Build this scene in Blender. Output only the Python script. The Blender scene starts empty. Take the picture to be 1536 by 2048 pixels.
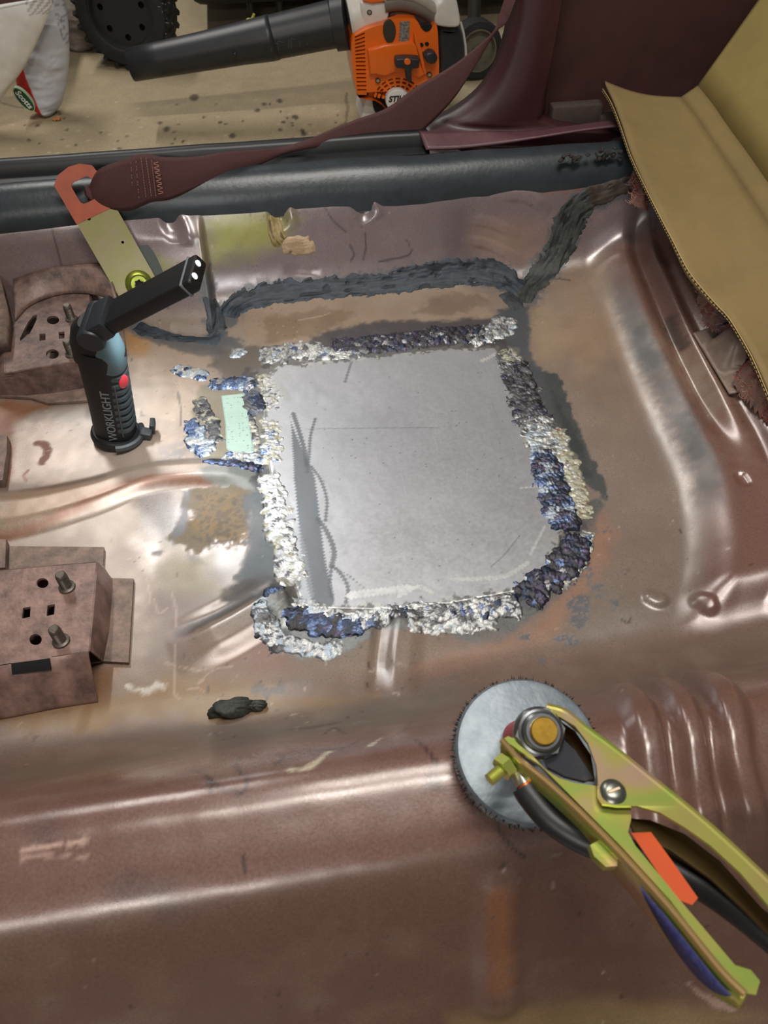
import bpy, bmesh, math, random
import numpy as np
from mathutils import Vector, Matrix
from mathutils.geometry import tessellate_polygon

# ------------------------------------------------------------------ camera, world, lights, exposure
scene = bpy.context.scene
COL = scene.collection
F = 1540.0
PITCH = math.radians(50.0)
PSI = math.radians(8.7)
CAM = np.array([0.0, 0.0, 0.62])
RT = np.array([math.cos(PSI), -math.sin(PSI), 0.0])
FH = np.array([math.sin(PSI), math.cos(PSI), 0.0])
FW = FH * math.cos(PITCH) + np.array([0, 0, -math.sin(PITCH)])
UP = FH * math.sin(PITCH) + np.array([0, 0, math.cos(PITCH)])

cam_data = bpy.data.cameras.new('camera')
cam_data.sensor_fit = 'VERTICAL'
cam_data.sensor_height = 24.0
cam_data.lens = 24.0 * F / 2048.0
cam_data.clip_start = 0.01
cam = bpy.data.objects.new('camera', cam_data)
COL.objects.link(cam)
cam.matrix_world = Matrix(((RT[0], UP[0], -FW[0], CAM[0]), (RT[1], UP[1], -FW[1], CAM[1]),
                           (RT[2], UP[2], -FW[2], CAM[2]), (0, 0, 0, 1)))
scene.camera = cam
cam_data.dof.use_dof = True
cam_data.dof.focus_distance = 0.80
cam_data.dof.aperture_fstop = 11.0
scene.view_settings.view_transform = 'Standard'
scene.view_settings.look = 'None'
scene.view_settings.gamma = 1.0
scene.view_settings.use_curve_mapping = False
scene.view_settings.exposure = 0.06

world = bpy.data.worlds.new('world')
scene.world = world
world.use_nodes = True
wb = world.node_tree.nodes['Background']
wb.inputs['Color'].default_value = (0.95, 0.93, 0.90, 1)
wb.inputs['Strength'].default_value = 0.085


def area_light(name, loc, target, sx, sy, power, color):
    d = bpy.data.lights.new(name, 'AREA')
    d.shape = 'RECTANGLE'
    d.size = sx
    d.size_y = sy
    d.energy = power
    d.color = color
    o = bpy.data.objects.new(name, d)
    COL.objects.link(o)
    o.location = loc
    o.rotation_euler = (Vector(target) - Vector(loc)).to_track_quat('-Z', 'Y').to_euler()
    return o


# a drop lamp hung in the car, a tube on the near side, unseen tubes added overhead and beyond the door
area_light('drop_lamp_in_car', (0.12, 0.52, 1.15), (0.12, 0.75, 0.0), 0.36, 0.07, 4.2, (1.0, 0.96, 0.89))
area_light('ceiling_tube_near_side', (-0.55, -1.35, 1.30), (-0.1, 0.4, 0.0), 0.8, 0.10, 12, (1.0, 0.95, 0.88))
area_light('added_tube_over_car', (0.2, 0.15, 2.6), (0.2, 0.35, 0.0), 1.2, 0.06, 34, (1.0, 0.96, 0.89))  # added overhead to throw the nozzle's shadow
far = area_light('added_tube_far_side', (-0.95, 3.2, 2.6), (0.1, 0.6, 0.0), 0.10, 1.8, 46, (1.0, 0.97, 0.92))  # unseen tube added for the ridge highlights
far.rotation_euler = (0, 0, 0)   # hangs level, running away from the car


def at_z(u, v, z):
    d = RT * (u - 768) / F + UP * (1024 - v) / F + FW
    return CAM + d * (z - CAM[2]) / d[2]


def at_y(u, v, y):
    d = RT * (u - 768) / F + UP * (1024 - v) / F + FW
    return CAM + d * (y - CAM[1]) / d[1]


def proj(P):
    q = np.asarray(P) - CAM
    w = q @ FW
    return 768 + F * (q @ RT) / w, 1024 - F * (q @ UP) / w


# ------------------------------------------------------------------ small maths
RNG = np.random.default_rng(7)


def sstep(a, b, x):
    t = np.clip((x - a) / (b - a), 0, 1)
    return t * t * (3 - 2 * t)


def vnoise(x, y, seed=0):
    r = np.random.default_rng(seed).random((256, 256))
    xi = np.floor(x).astype(int)
    yi = np.floor(y).astype(int)
    fx = x - xi
    fy = y - yi
    fx = fx * fx * (3 - 2 * fx)
    fy = fy * fy * (3 - 2 * fy)
    a = r[xi & 255, yi & 255]
    b = r[(xi + 1) & 255, yi & 255]
    c = r[xi & 255, (yi + 1) & 255]
    d = r[(xi + 1) & 255, (yi + 1) & 255]
    return (a * (1 - fx) + b * fx) * (1 - fy) + (c * (1 - fx) + d * fx) * fy


def fbm(x, y, scale, seed=0, octv=4, rough=0.55):
    """Fractal noise, 0..1, feature size scale (metres)."""
    v = 0
    amp = 1
    tot = 0
    f = 1.0 / scale
    for k in range(octv):
        v = v + amp * vnoise(x * f + 17.3 * k, y * f + 9.1 * k, seed + k)
        tot += amp
        amp *= rough
        f *= 2.03
    return v / tot


def lin(r, g, b):
    c = np.array([r, g, b], float) / 255.0
    return np.where(c <= 0.04045, c / 12.92, ((c + 0.055) / 1.055) ** 2.4)


def L4(r, g, b):
    return tuple(float(k) for k in lin(r, g, b)) + (1.0,)


def smooth_poly(pts, n=12):
    """Catmull-Rom through pts (k x d)."""
    p = np.asarray(pts, float)
    if len(p) < 3:
        t = np.linspace(0, 1, n + 1)[:, None]
        return p[0] * (1 - t) + p[-1] * t
    q = np.vstack([2 * p[0] - p[1], p, 2 * p[-1] - p[-2]])
    out = []
    for i in range(1, len(q) - 2):
        t = np.linspace(0, 1, n, endpoint=False)[:, None]
        a, b, c, d = q[i - 1], q[i], q[i + 1], q[i + 2]
        out.append(0.5 * ((2 * b) + (-a + c) * t + (2 * a - 5 * b + 4 * c - d) * t ** 2 + (-a + 3 * b - 3 * c + d) * t ** 3))
    out.append(p[-1:])
    return np.vstack(out)


def resample(p, step):
    seg = np.linalg.norm(np.diff(p[:, :2], axis=0), axis=1)
    s = np.concatenate([[0], np.cumsum(seg)])
    n = max(2, int(s[-1] / step) + 1)
    q = np.linspace(0, s[-1], n)
    return np.stack([np.interp(q, s, p[:, k]) for k in range(p.shape[1])], 1), q


# ------------------------------------------------------------------ materials
def new_mat(name):
    m = bpy.data.materials.new(name)
    m.use_nodes = True
    nt = m.node_tree
    return m, nt, nt.nodes['Principled BSDF']


def simple_mat(name, rgb, rough=0.5, metal=0.0, noise=0.0, nscale=60.0, bump=0.0, bscale=300.0, spec=0.5,
               rgb2=None, emission=None, coat=0.0):
    m, nt, b = new_mat(name)
    N, K = nt.nodes, nt.links
    b.inputs['Roughness'].default_value = rough
    b.inputs['Metallic'].default_value = metal
    b.inputs['Specular IOR Level'].default_value = spec
    b.inputs['Coat Weight'].default_value = coat
    c1 = L4(*rgb)
    b.inputs['Base Color'].default_value = c1
    tc = N.new('ShaderNodeTexCoord')
    if noise > 0 or rgb2:
        nz = N.new('ShaderNodeTexNoise')
        nz.inputs['Scale'].default_value = nscale
        nz.inputs['Detail'].default_value = 6
        nz.inputs['Roughness'].default_value = 0.65
        K.new(tc.outputs['Object'], nz.inputs['Vector'])
        rp = N.new('ShaderNodeValToRGB')
        rp.color_ramp.elements[0].position = 0.33
        rp.color_ramp.elements[1].position = 0.68
        if rgb2:
            rp.color_ramp.elements[0].color = L4(*rgb2)
            rp.color_ramp.elements[1].color = c1
        else:
            rp.color_ramp.elements[0].color = tuple(k * (1 - noise) for k in c1[:3]) + (1,)
            rp.color_ramp.elements[1].color = tuple(min(1, k * (1 + noise)) for k in c1[:3]) + (1,)
        K.new(nz.outputs['Fac'], rp.inputs['Fac'])
        K.new(rp.outputs['Color'], b.inputs['Base Color'])
    if bump > 0:
        nb = N.new('ShaderNodeTexNoise')
        nb.inputs['Scale'].default_value = bscale
        nb.inputs['Detail'].default_value = 4
        K.new(tc.outputs['Object'], nb.inputs['Vector'])
        bp = N.new('ShaderNodeBump')
        bp.inputs['Strength'].default_value = bump
        bp.inputs['Distance'].default_value = 0.001
        K.new(nb.outputs['Fac'], bp.inputs['Height'])
        K.new(bp.outputs['Normal'], b.inputs['Normal'])
    if emission:
        b.inputs['Emission Color'].default_value = L4(*emission[0])
        b.inputs['Emission Strength'].default_value = emission[1]
    return m


def attr_mat(name, grain=0.12, gscale=420.0, bump=0.25, spec=0.4):
    """Colour from the mesh attribute Col; metallic, roughness, relief from Prm; node noise on top."""
    m, nt, b = new_mat(name)
    N, K = nt.nodes, nt.links
    a = N.new('ShaderNodeAttribute')
    a.attribute_name = 'Col'
    p = N.new('ShaderNodeAttribute')
    p.attribute_name = 'Prm'
    sp = N.new('ShaderNodeSeparateColor')
    K.new(p.outputs['Color'], sp.inputs['Color'])
    tc = N.new('ShaderNodeTexCoord')
    nz = N.new('ShaderNodeTexNoise')
    nz.inputs['Scale'].default_value = gscale
    nz.inputs['Detail'].default_value = 5
    nz.inputs['Roughness'].default_value = 0.7
    K.new(tc.outputs['Object'], nz.inputs['Vector'])
    mr = N.new('ShaderNodeMapRange')
    mr.inputs['From Min'].default_value = 0.3
    mr.inputs['From Max'].default_value = 0.7
    mr.inputs['To Min'].default_value = 1 - grain
    mr.inputs['To Max'].default_value = 1 + grain
    K.new(nz.outputs['Fac'], mr.inputs['Value'])
    mx = N.new('ShaderNodeVectorMath')
    mx.operation = 'SCALE'
    K.new(a.outputs['Color'], mx.inputs[0])
    K.new(mr.outputs['Result'], mx.inputs['Scale'])
    K.new(mx.outputs['Vector'], b.inputs['Base Color'])
    K.new(sp.outputs['Red'], b.inputs['Metallic'])
    b.inputs['Specular IOR Level'].default_value = spec
    mr2 = N.new('ShaderNodeMath')
    mr2.operation = 'MULTIPLY_ADD'
    mr2.inputs[1].default_value = 0.18
    K.new(nz.outputs['Fac'], mr2.inputs[0])
    sub = N.new('ShaderNodeMath')
    sub.operation = 'SUBTRACT'
    sub.inputs[1].default_value = 0.09
    K.new(sp.outputs['Green'], sub.inputs[0])
    K.new(sub.outputs[0], mr2.inputs[2])
    K.new(mr2.outputs[0], b.inputs['Roughness'])
    bp = N.new('ShaderNodeBump')
    bp.inputs['Distance'].default_value = 0.0012
    ms = N.new('ShaderNodeMath')
    ms.operation = 'MULTIPLY'
    ms.inputs[1].default_value = bump
    K.new(sp.outputs['Blue'], ms.inputs[0])
    K.new(ms.outputs[0], bp.inputs['Strength'])
    K.new(nz.outputs['Fac'], bp.inputs['Height'])
    K.new(bp.outputs['Normal'], b.inputs['Normal'])
    return m


# ------------------------------------------------------------------ object helpers
def link(o, parent=None):
    COL.objects.link(o)
    if parent is not None:
        o.parent = parent
    return o


def tag(o, label=None, cat=None, group=None, kind=None):
    if label:
        o['label'] = label
    if cat:
        o['category'] = cat
    if group:
        o['group'] = group
    if kind:
        o['kind'] = kind
    return o


def empty(name, loc=(0, 0, 0)):
    o = bpy.data.objects.new(name, None)
    o.empty_display_size = 0.02
    COL.objects.link(o)
    o.location = loc
    return o


def to_mesh(name, verts, faces, mat, parent=None, smooth=True, col=None, prm=None, flat_angle=None):
    """verts and faces in world metres; a parent's location is taken off."""
    me = bpy.data.meshes.new(name)
    v = np.asarray(verts, float)
    me.from_pydata([], [], [])
    if isinstance(faces, np.ndarray):
        nv, nf, k = len(v), len(faces), faces.shape[1]
        me.vertices.add(nv)
        me.vertices.foreach_set('co', v.astype(np.float32).ravel())
        me.loops.add(nf * k)
        me.loops.foreach_set('vertex_index', faces.astype(np.int32).ravel())
        me.polygons.add(nf)
        me.polygons.foreach_set('loop_start', np.arange(0, nf * k, k, dtype=np.int32))
        me.update(calc_edges=True)
    else:
        me.from_pydata([tuple(p) for p in v], [], faces)
        me.update()
    me.polygons.foreach_set('use_smooth', np.full(len(me.polygons), smooth))
    if col is not None:
        for nm, arr in (('Col', col), ('Prm', prm)):
            at = me.attributes.new(nm, 'FLOAT_COLOR', 'POINT')
            c = np.ones((len(v), 4), np.float32)
            c[:, :3] = arr
            at.data.foreach_set('color', c.ravel())
    me.materials.append(mat)
    o = bpy.data.objects.new(name, me)
    link(o, parent)
    off = Vector((0, 0, 0))
    q = parent
    while q is not None:
        off += q.location
        q = q.parent
    if off.length > 0:
        me.transform(Matrix.Translation(-off))
    if flat_angle:
        me.set_sharp_from_angle(angle=math.radians(flat_angle))
    me.validate()
    return o


def bm_obj(name, bm, mat, parent=None, smooth=True, angle=35, M=None):
    if M is not None:
        bm.transform(M)
    bmesh.ops.recalc_face_normals(bm, faces=bm.faces[:])
    me = bpy.data.meshes.new(name)
    bm.to_mesh(me)
    bm.free()
    me.materials.append(mat)
    o = bpy.data.objects.new(name, me)
    link(o, parent)
    off = Vector((0, 0, 0))
    q = parent
    while q is not None:
        off += q.location
        q = q.parent
    if off.length > 0:
        me.transform(Matrix.Translation(-off))
    me.polygons.foreach_set('use_smooth', np.full(len(me.polygons), smooth))
    if smooth and angle:
        me.set_sharp_from_angle(angle=math.radians(angle))
    return o


def bm_box(bm, c, size, bevel=0.0, seg=2, M=None):
    r = bmesh.ops.create_cube(bm, size=1.0)
    vs = r['verts']
    for v in vs:
        v.co = Vector((v.co.x * size[0] + c[0], v.co.y * size[1] + c[1], v.co.z * size[2] + c[2]))
    if bevel > 0:
        es = list({e for v in vs for e in v.link_edges})
        rb = bmesh.ops.bevel(bm, geom=es, offset=bevel, segments=seg, profile=0.6, affect='EDGES')
        vs = list({v for f in rb['faces'] for v in f.verts} | {v for v in vs if v.is_valid})
    if M is not None:
        for v in vs:
            v.co = M @ v.co
    return vs


def bm_tube(bm, path, rad, seg=12, caps=True, flat=None):
    """Swept round (or flattened) tube through path."""
    p = [Vector(q) for q in path]
    n = len(p)
    rad = [rad] * n if np.isscalar(rad) else list(rad)
    rings = []
    t0 = (p[1] - p[0]).normalized()
    ref = Vector((0, 0, 1)) if abs(t0.z) < 0.9 else Vector((1, 0, 0))
    nrm = (ref - t0 * ref.dot(t0)).normalized()
    for i in range(n):
        t = (p[min(i + 1, n - 1)] - p[max(i - 1, 0)]).normalized()
        nrm = (nrm - t * nrm.dot(t)).normalized()
        bn = t.cross(nrm)
        ring = []
        for k in range(seg):
            a = 2 * math.pi * k / seg
            f = 1.0 if flat is None else flat
            ring.append(bm.verts.new(p[i] + nrm * (math.cos(a) * rad[i] * f) + bn * (math.sin(a) * rad[i])))
        rings.append(ring)
    for i in range(n - 1):
        for k in range(seg):
            bm.faces.new((rings[i][k], rings[i][(k + 1) % seg], rings[i + 1][(k + 1) % seg], rings[i + 1][k]))
    if caps:
        bm.faces.new(list(reversed(rings[0])))
        bm.faces.new(rings[-1])
    return rings


def bm_lathe(bm, prof, seg=32, M=None):
    """prof: (r, z) list turned around Z; closes at r=0 ends."""
    rings = []
    allv = []
    for r, z in prof:
        if r < 1e-6:
            v = bm.verts.new((0, 0, z))
            rings.append([v])
        else:
            rings.append([bm.verts.new((r * math.cos(2 * math.pi * k / seg), r * math.sin(2 * math.pi * k / seg), z)) for k in range(seg)])
        allv += rings[-1]
    for a, b in zip(rings, rings[1:]):
        for k in range(seg):
            k2 = (k + 1) % seg
            if len(a) == 1 and len(b) == 1:
                continue
            if len(a) == 1:
                bm.faces.new((a[0], b[k], b[k2]))
            elif len(b) == 1:
                bm.faces.new((a[k], a[k2], b[0]))
            else:
                bm.faces.new((a[k], a[k2], b[k2], b[k]))
    if M is not None:
        for v in allv:
            v.co = M @ v.co
    return allv


def bm_plate(bm, outer, holes=(), z0=0.0, z1=0.002, M=None):
    """Flat plate of the 2-D outline with holes, z0..z1."""
    loops = [list(outer)] + [list(h) for h in holes]
    vec = [[Vector((x, y, 0)) for x, y in lp] for lp in loops]
    tris = tessellate_polygon(vec)
    flat = [q for lp in vec for q in lp]
    bot = [bm.verts.new((q.x, q.y, z0)) for q in flat]
    top = [bm.verts.new((q.x, q.y, z1)) for q in flat]
    for t in tris:
        try:
            bm.faces.new([top[i] for i in t])
            bm.faces.new([bot[i] for i in reversed(t)])
        except ValueError:
            pass
    k = 0
    for lp in vec:
        n = len(lp)
        for i in range(n):
            j = (i + 1) % n
            bm.faces.new((bot[k + i], bot[k + j], top[k + j], top[k + i]))
        k += n
    vs = bot + top
    if M is not None:
        for v in vs:
            v.co = M @ v.co
    return vs


def circ(cx, cy, r, n=20, ry=None):
    ry = r if ry is None else ry
    return [(cx + r * math.cos(2 * math.pi * k / n), cy + ry * math.sin(2 * math.pi * k / n)) for k in range(n)]


def rrect(x0, y0, x1, y1, r, n=4):
    out = []
    for cx, cy, a in ((x1 - r, y1 - r, 0), (x0 + r, y1 - r, 90), (x0 + r, y0 + r, 180), (x1 - r, y0 + r, 270)):
        for k in range(n + 1):
            t = math.radians(a + 90 * k / n)
            out.append((cx + r * math.cos(t), cy + r * math.sin(t)))
    return out


def frame(o, x, y=None, z=None):
    """4x4 with origin o, x axis along x, and z axis as near to z as it can be."""
    X = Vector(x).normalized()
    if z is not None:
        Z = Vector(z)
        Z = (Z - X * Z.dot(X)).normalized()
        Y = Z.cross(X)
    else:
        Y = Vector(y)
        Y = (Y - X * Y.dot(X)).normalized()
        Z = X.cross(Y)
    return Matrix(((X.x, Y.x, Z.x, o[0]), (X.y, Y.y, Z.y, o[1]), (X.z, Y.z, Z.z, o[2]), (0, 0, 0, 1)))


def text_mesh(name, body, size, mat, M, parent, extrude=0.0003, shear=0.0, bold=0.0, align='CENTER', space=1.0):
    cu = bpy.data.curves.new(name, 'FONT')
    cu.body = body
    cu.size = size
    cu.extrude = extrude
    cu.shear = shear
    cu.offset = bold
    cu.space_character = space
    cu.align_x = align
    cu.align_y = 'CENTER'
    tmp = bpy.data.objects.new('tmp_text', cu)
    COL.objects.link(tmp)
    dg = bpy.context.evaluated_depsgraph_get()
    me = bpy.data.meshes.new_from_object(tmp.evaluated_get(dg))
    bpy.data.objects.remove(tmp)
    me.name = name
    me.transform(M)
    me.materials.clear()
    me.materials.append(mat)
    o = bpy.data.objects.new(name, me)
    link(o, parent)
    off = Vector((0, 0, 0))
    q = parent
    while q is not None:
        off += q.location
        q = q.parent
    if off.length > 0:
        me.transform(Matrix.Translation(-off))
    return o


# ================================================================== THE CAR: floor pan
GARAGE_Z = -0.25
car = empty('car_body', (0, 0, 0))
tag(car, 'stripped brown car body shell with a freshly welded floor pan and door opening', 'car')

# side-to-side profile (y, z): near floor, tunnel, footwell, inner sill
PROF = np.array([(-0.42, 0.0), (-0.2, 0.0), (-0.06, 0.0), (0.01, 0.002), (0.043, 0.018), (0.066, 0.052), (0.088, 0.093), (0.107, 0.128),
                 (0.122, 0.149), (0.136, 0.158), (0.155, 0.1645), (0.170, 0.168), (0.184, 0.1655), (0.198, 0.153), (0.215, 0.128),
                 (0.235, 0.094), (0.255, 0.058), (0.275, 0.028), (0.297, 0.0095), (0.325, 0.001), (0.36, 0.0), (0.5, 0.0), (0.7, 0.0),
                 (0.84, 0.0), (0.885, 0.002), (0.908, 0.012), (0.924, 0.034), (0.936, 0.066), (0.946, 0.096), (0.954, 0.112),
                 (0.966, 0.1185), (0.99, 0.120), (1.03, 0.120), (1.10, 0.120)])
pp = smooth_poly(PROF, 24)
_seg = np.linalg.norm(np.diff(pp, axis=0), axis=1)
_s = np.concatenate([[0], np.cumsum(_seg)])
STEP = 0.0021
SN = int(_s[-1] / STEP)
S1 = np.linspace(0, _s[-1], SN)
PY = np.interp(S1, _s, pp[:, 0])
PZ = np.interp(S1, _s, pp[:, 1])
TY, TZ = np.gradient(PY, S1), np.gradient(PZ, S1)
NY, NZ = -TZ, TY
X0, X1 = -0.72, 0.92
XN = int((X1 - X0) / STEP)
XS = np.linspace(X0, X1, XN)
GX, GS = np.meshgrid(XS, S1, indexing='ij')
GY = np.repeat(PY[None], XN, 0)
GZ = np.repeat(PZ[None], XN, 0)
GNY = np.repeat(NY[None], XN, 0)
GNZ = np.repeat(NZ[None], XN, 0)
SHIFT_Y = np.zeros_like(GX)


def s_of_y(y):
    return np.interp(y, PY, S1)


S_FLOOR0, S_FLOOR1 = s_of_y(0.33), s_of_y(0.885)

# rear kick-up: steps climbing towards the back seat
_rp = np.array([at_z(u, v, 0.028)[:2] for u, v in ((1415, 1222), (1432, 1180), (1444, 1110), (1441, 1030), (1412, 925), (1362, 822), (1302, 692), (1252, 562), (1208, 455))])
_rp = smooth_poly(_rp, 10)
_o = np.argsort(_rp[:, 1])
XR = np.interp(GY, _rp[_o, 1], _rp[_o, 0])
XR = np.where(GY < _rp[_o[0], 1], _rp[_o[0], 0] - (_rp[_o[0], 1] - GY) * 0.5, XR)
T = GX - XR + 0.008
FAR2 = sstep(0.46, 0.62, GY)
RISE = (0.010 * sstep(-0.16, -0.012, T) + 0.028 * sstep(-0.034, 0.026, T) - 0.010 * sstep(0.016, 0.036, T) * FAR2
        + 0.020 * sstep(0.032, 0.054, T) * FAR2 + 0.010 * (1 - FAR2) * sstep(0.01, 0.08, T) - 0.003 * sstep(0.050, 0.064, T) * FAR2
        + 0.010 * sstep(0.060, 0.078, T) + 0.028 * sstep(0.08, 0.30, T))
FADE = sstep(0.31, 0.365, GY)
RAMP = 0.045 * sstep(-0.10, 0.22, T)
RISE = RISE * FADE + RAMP * (1 - FADE) * sstep(0.22, 0.33, GY) + 0.02 * (1 - sstep(0.22, 0.33, GY)) * sstep(0.0, 0.3, GX - 0.32)
RISE = RISE * (1 - 0.8 * sstep(0.90, 0.955, GY))
BASE_Z = GZ + RISE
P0 = np.stack([GX, GY, BASE_Z], -1)
PU, PV = proj(P0.reshape(-1, 3))
PU = PU.reshape(GX.shape)
PV = PV.reshape(GX.shape)
_k = 2
_cu, _cv = PU[::_k, ::_k], PV[::_k, ::_k]
_cx, _cs = GX[::_k, ::_k], GS[::_k, ::_k]


def W(pts):
    """Places read off the photograph -> (x, s) on the pan's surface."""
    out = []
    for q in pts:
        d = (_cu - q[0]) ** 2 + (_cv - q[1]) ** 2
        i = int(np.argmin(d))
        out.append((_cx.flat[i], _cs.flat[i]))
    return np.array(out)


def poly_dist(x, s, poly):
    """Distance to an open polyline and the parameter (0..1) of the nearest point."""
    best = np.full(x.shape, 9.0)
    tt = np.zeros(x.shape)
    n = len(poly) - 1
    for i in range(n):
        a, b = poly[i], poly[i + 1]
        dx, ds = b - a
        l2 = dx * dx + ds * ds + 1e-12
        t = np.clip(((x - a[0]) * dx + (s - a[1]) * ds) / l2, 0, 1)
        d = np.hypot(x - a[0] - t * dx, s - a[1] - t * ds)
        m = d < best
        best = np.where(m, d, best)
        tt = np.where(m, (i + t) / n, tt)
    return best, tt


def poly_signed(x, s, poly):
    """Signed distance to a closed polygon, negative inside."""
    p = np.vstack([poly, poly[:1]])
    d, _ = poly_dist(x, s, p)
    ins = np.zeros(x.shape, bool)
    for i in range(len(p) - 1):
        (ax, ay), (bx, by) = p[i], p[i + 1]
        c = ((ay > s) != (by > s)) & (x < (bx - ax) * (s - ay) / (by - ay + 1e-12) + ax)
        ins ^= c
    return np.where(ins, -d, d)


def window(poly, pad):
    """Index window of the grid around the points, so strokes stay cheap."""
    lo = poly.min(0) - pad
    hi = poly.max(0) + pad
    i0, i1 = np.searchsorted(XS, [lo[0], hi[0]])
    j0, j1 = np.searchsorted(S1, [lo[1], hi[1]])
    return (slice(max(0, i0), max(1, i1)), slice(max(0, j0), max(1, j1)))


DISP = np.zeros_like(GX)


def bead(pts, width, height, taper=(0.15, 0.15), power=1.0):
    """Pressed bead or dent: rounded ridge along a path (pts may carry a width factor)."""
    p = W(pts)
    q = smooth_poly(p, 8)
    w = window(q, width * 2.2)
    d, t = poly_dist(GX[w], GS[w], q)
    f = np.interp(t, [0, max(taper[0], 1e-3), 1 - max(taper[1], 1e-3), 1], [0 if taper[0] > 0 else 1, 1, 1, 0 if taper[1] > 0 else 1])
    if len(pts[0]) > 2:
        k = np.interp(t, np.linspace(0, 1, len(pts)), [a[2] for a in pts])
    else:
        k = 1.0
    DISP[w] += height * f * (1 - sstep(0.25, 1.0, d / (width * k))) ** power


# long pressing across the footwell, from the left edge to the patch
bead([(-60, 1035, 1.6), (60, 1025, 1.4), (180, 995, 1.2), (290, 958, 1.0), (400, 948, 0.9), (520, 950, 0.9)], 0.026, 0.0085, (0, 0.1))
bead([(345, 1318), (440, 1268), (560, 1206)], 0.030, 0.0065, (0.45, 0))
bead([(345, 1272), (450, 1215), (530, 1168)], 0.015, -0.0035, (0.4, 0))
bead([(805, 1250), (798, 1310), (790, 1400)], 0.024, 0.0045, (0, 0.4))
bead([(768, 1250), (764, 1310), (760, 1390)], 0.014, -0.0035, (0, 0.4))
# ribs wrapping over the tunnel at the right
for k, (pts, w, h) in enumerate([
        ([(1205, 1345), (1265, 1400), (1300, 1500), (1325, 1640), (1335, 1780)], 0.016, 0.0085),
        ([(1280, 1325), (1345, 1390), (1385, 1500), (1410, 1640), (1420, 1780)], 0.016, 0.0090),
        ([(1345, 1300), (1425, 1375), (1470, 1500), (1495, 1640), (1510, 1780)], 0.016, 0.0095)]):
    bead(pts, w, h, (0.2, 0.3))
bead([(1240, 1330), (1305, 1395), (1343, 1500), (1368, 1640), (1380, 1760)], 0.010, -0.004, (0.2, 0.3))
bead([(1315, 1310), (1385, 1385), (1430, 1500), (1455, 1640), (1465, 1760)], 0.010, -0.004, (0.2, 0.3))
# shallow presses on the tunnel top and near wall
bead([(1000, 1730), (1000, 1850), (1000, 2000)], 0.020, 0.004, (0.2, 0))
# dents in the sill wall
for p in ([(555, 415), (563, 440), (570, 460)], [(722, 400), (735, 425), (742, 440)], [(345, 440), (352, 460), (358, 480)]):
    bead(p, 0.017, -0.0055, (0.0, 0.5))
    bead([(q[0] + 18, q[1]) for q in p], 0.012, 0.003, (0.0, 0.5))
bead([(930, 440), (985, 445), (1040, 470)], 0.010, 0.0022, (0.3, 0.3))
bead([(920, 480), (980, 490), (1050, 525)], 0.010, 0.0026, (0.3, 0.3))
bead([(980, 390), (1060, 395), (1100, 430)], 0.012, 0.003, (0.3, 0.3))
# dimples
bead([(1300, 1200), (1312, 1200), (1322, 1200)], 0.010, 0.004, (0, 0))
bead([(1400, 1202), (1412, 1208), (1422, 1212)], 0.010, 0.003, (0, 0))
bead([(1480, 955), (1484, 958), (1488, 960)], 0.008, -0.003, (0, 0))
bead([(563, 537), (612, 540), (640, 545)], 0.010, -0.0015, (0.3, 0.3))
# gusset fold on the sill wall beside the belt bolt
fx = W([(418, 600)])[0, 0]
fold = np.where(GX < fx, np.clip(1 - (fx - GX) / 0.13, 0, 1), 1 - sstep(0, 0.007, GX - fx))
lower = sstep(0.83, 0.885, GY) * (1 - sstep(0.086, 0.112, GZ))
SHIFT_Y -= 0.030 * fold * lower * (1 - 0.6 * sstep(0.0, 0.10, GZ))
PATCH = [(520, 756), (556, 728), (700, 714), (900, 698), (990, 696), (1020, 742), (1054, 850), (1084, 950), (1128, 1058), (1106, 1126),
         (1044, 1188), (900, 1210), (750, 1222), (606, 1222), (580, 1150), (552, 1020), (538, 930), (526, 850)]
_pd = poly_signed(GX, GS, W(PATCH))
DISP *= sstep(-0.004, 0.012, _pd)
DISP += 0.0012 * (fbm(GX, GS, 0.11, 3, 2) - 0.5) + 0.0004 * (fbm(GX, GS, 0.02, 5, 2) - 0.5)

PX = GX.copy()
PYY = GY + GNY * DISP + SHIFT_Y
PZZ = BASE_Z + GNZ * DISP
POS = np.stack([PX, PYY, PZZ], -1)
dPx = np.gradient(POS, XS, axis=0)
dPs = np.gradient(POS, S1, axis=1)
NRM = np.cross(dPx, dPs)
NRM /= np.linalg.norm(NRM, axis=-1, keepdims=True)


def surf(x, s):
    """Point and normal on the finished pan surface at (x, s)."""
    fi = np.clip((x - X0) / (X1 - X0) * (XN - 1), 0, XN - 1.001)
    fj = np.clip(s / S1[-1] * (SN - 1), 0, SN - 1.001)
    i = fi.astype(int)
    j = fj.astype(int)
    a = (fi - i)[..., None]
    b = (fj - j)[..., None]

    def mixg(G):
        return (G[i, j] * (1 - a) + G[i + 1, j] * a) * (1 - b) + (G[i, j + 1] * (1 - a) + G[i + 1, j + 1] * a) * b
    n = mixg(NRM)
    return mixg(POS), n / np.linalg.norm(n, axis=-1, keepdims=True)


def surf_px(u, v):
    q = W([(u, v)])[0]
    p, n = surf(np.array([q[0]]), np.array([q[1]]))
    return Vector(p[0]), Vector(n[0])

# ------------------------------------------------------------------ paint, dirt, rust and bare metal on the pan
N1 = fbm(GX, GS, 0.18, 11, 4)
N2 = fbm(GX, GS, 0.03, 21, 4)
N3 = fbm(GX, GS, 0.008, 31, 3)
CC = np.zeros(GX.shape + (3,))
PM = np.zeros(GX.shape + (3,))
CC[:] = lin(110, 79, 70)
PM[:] = (0.10, 0.27, 0.25)


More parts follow.
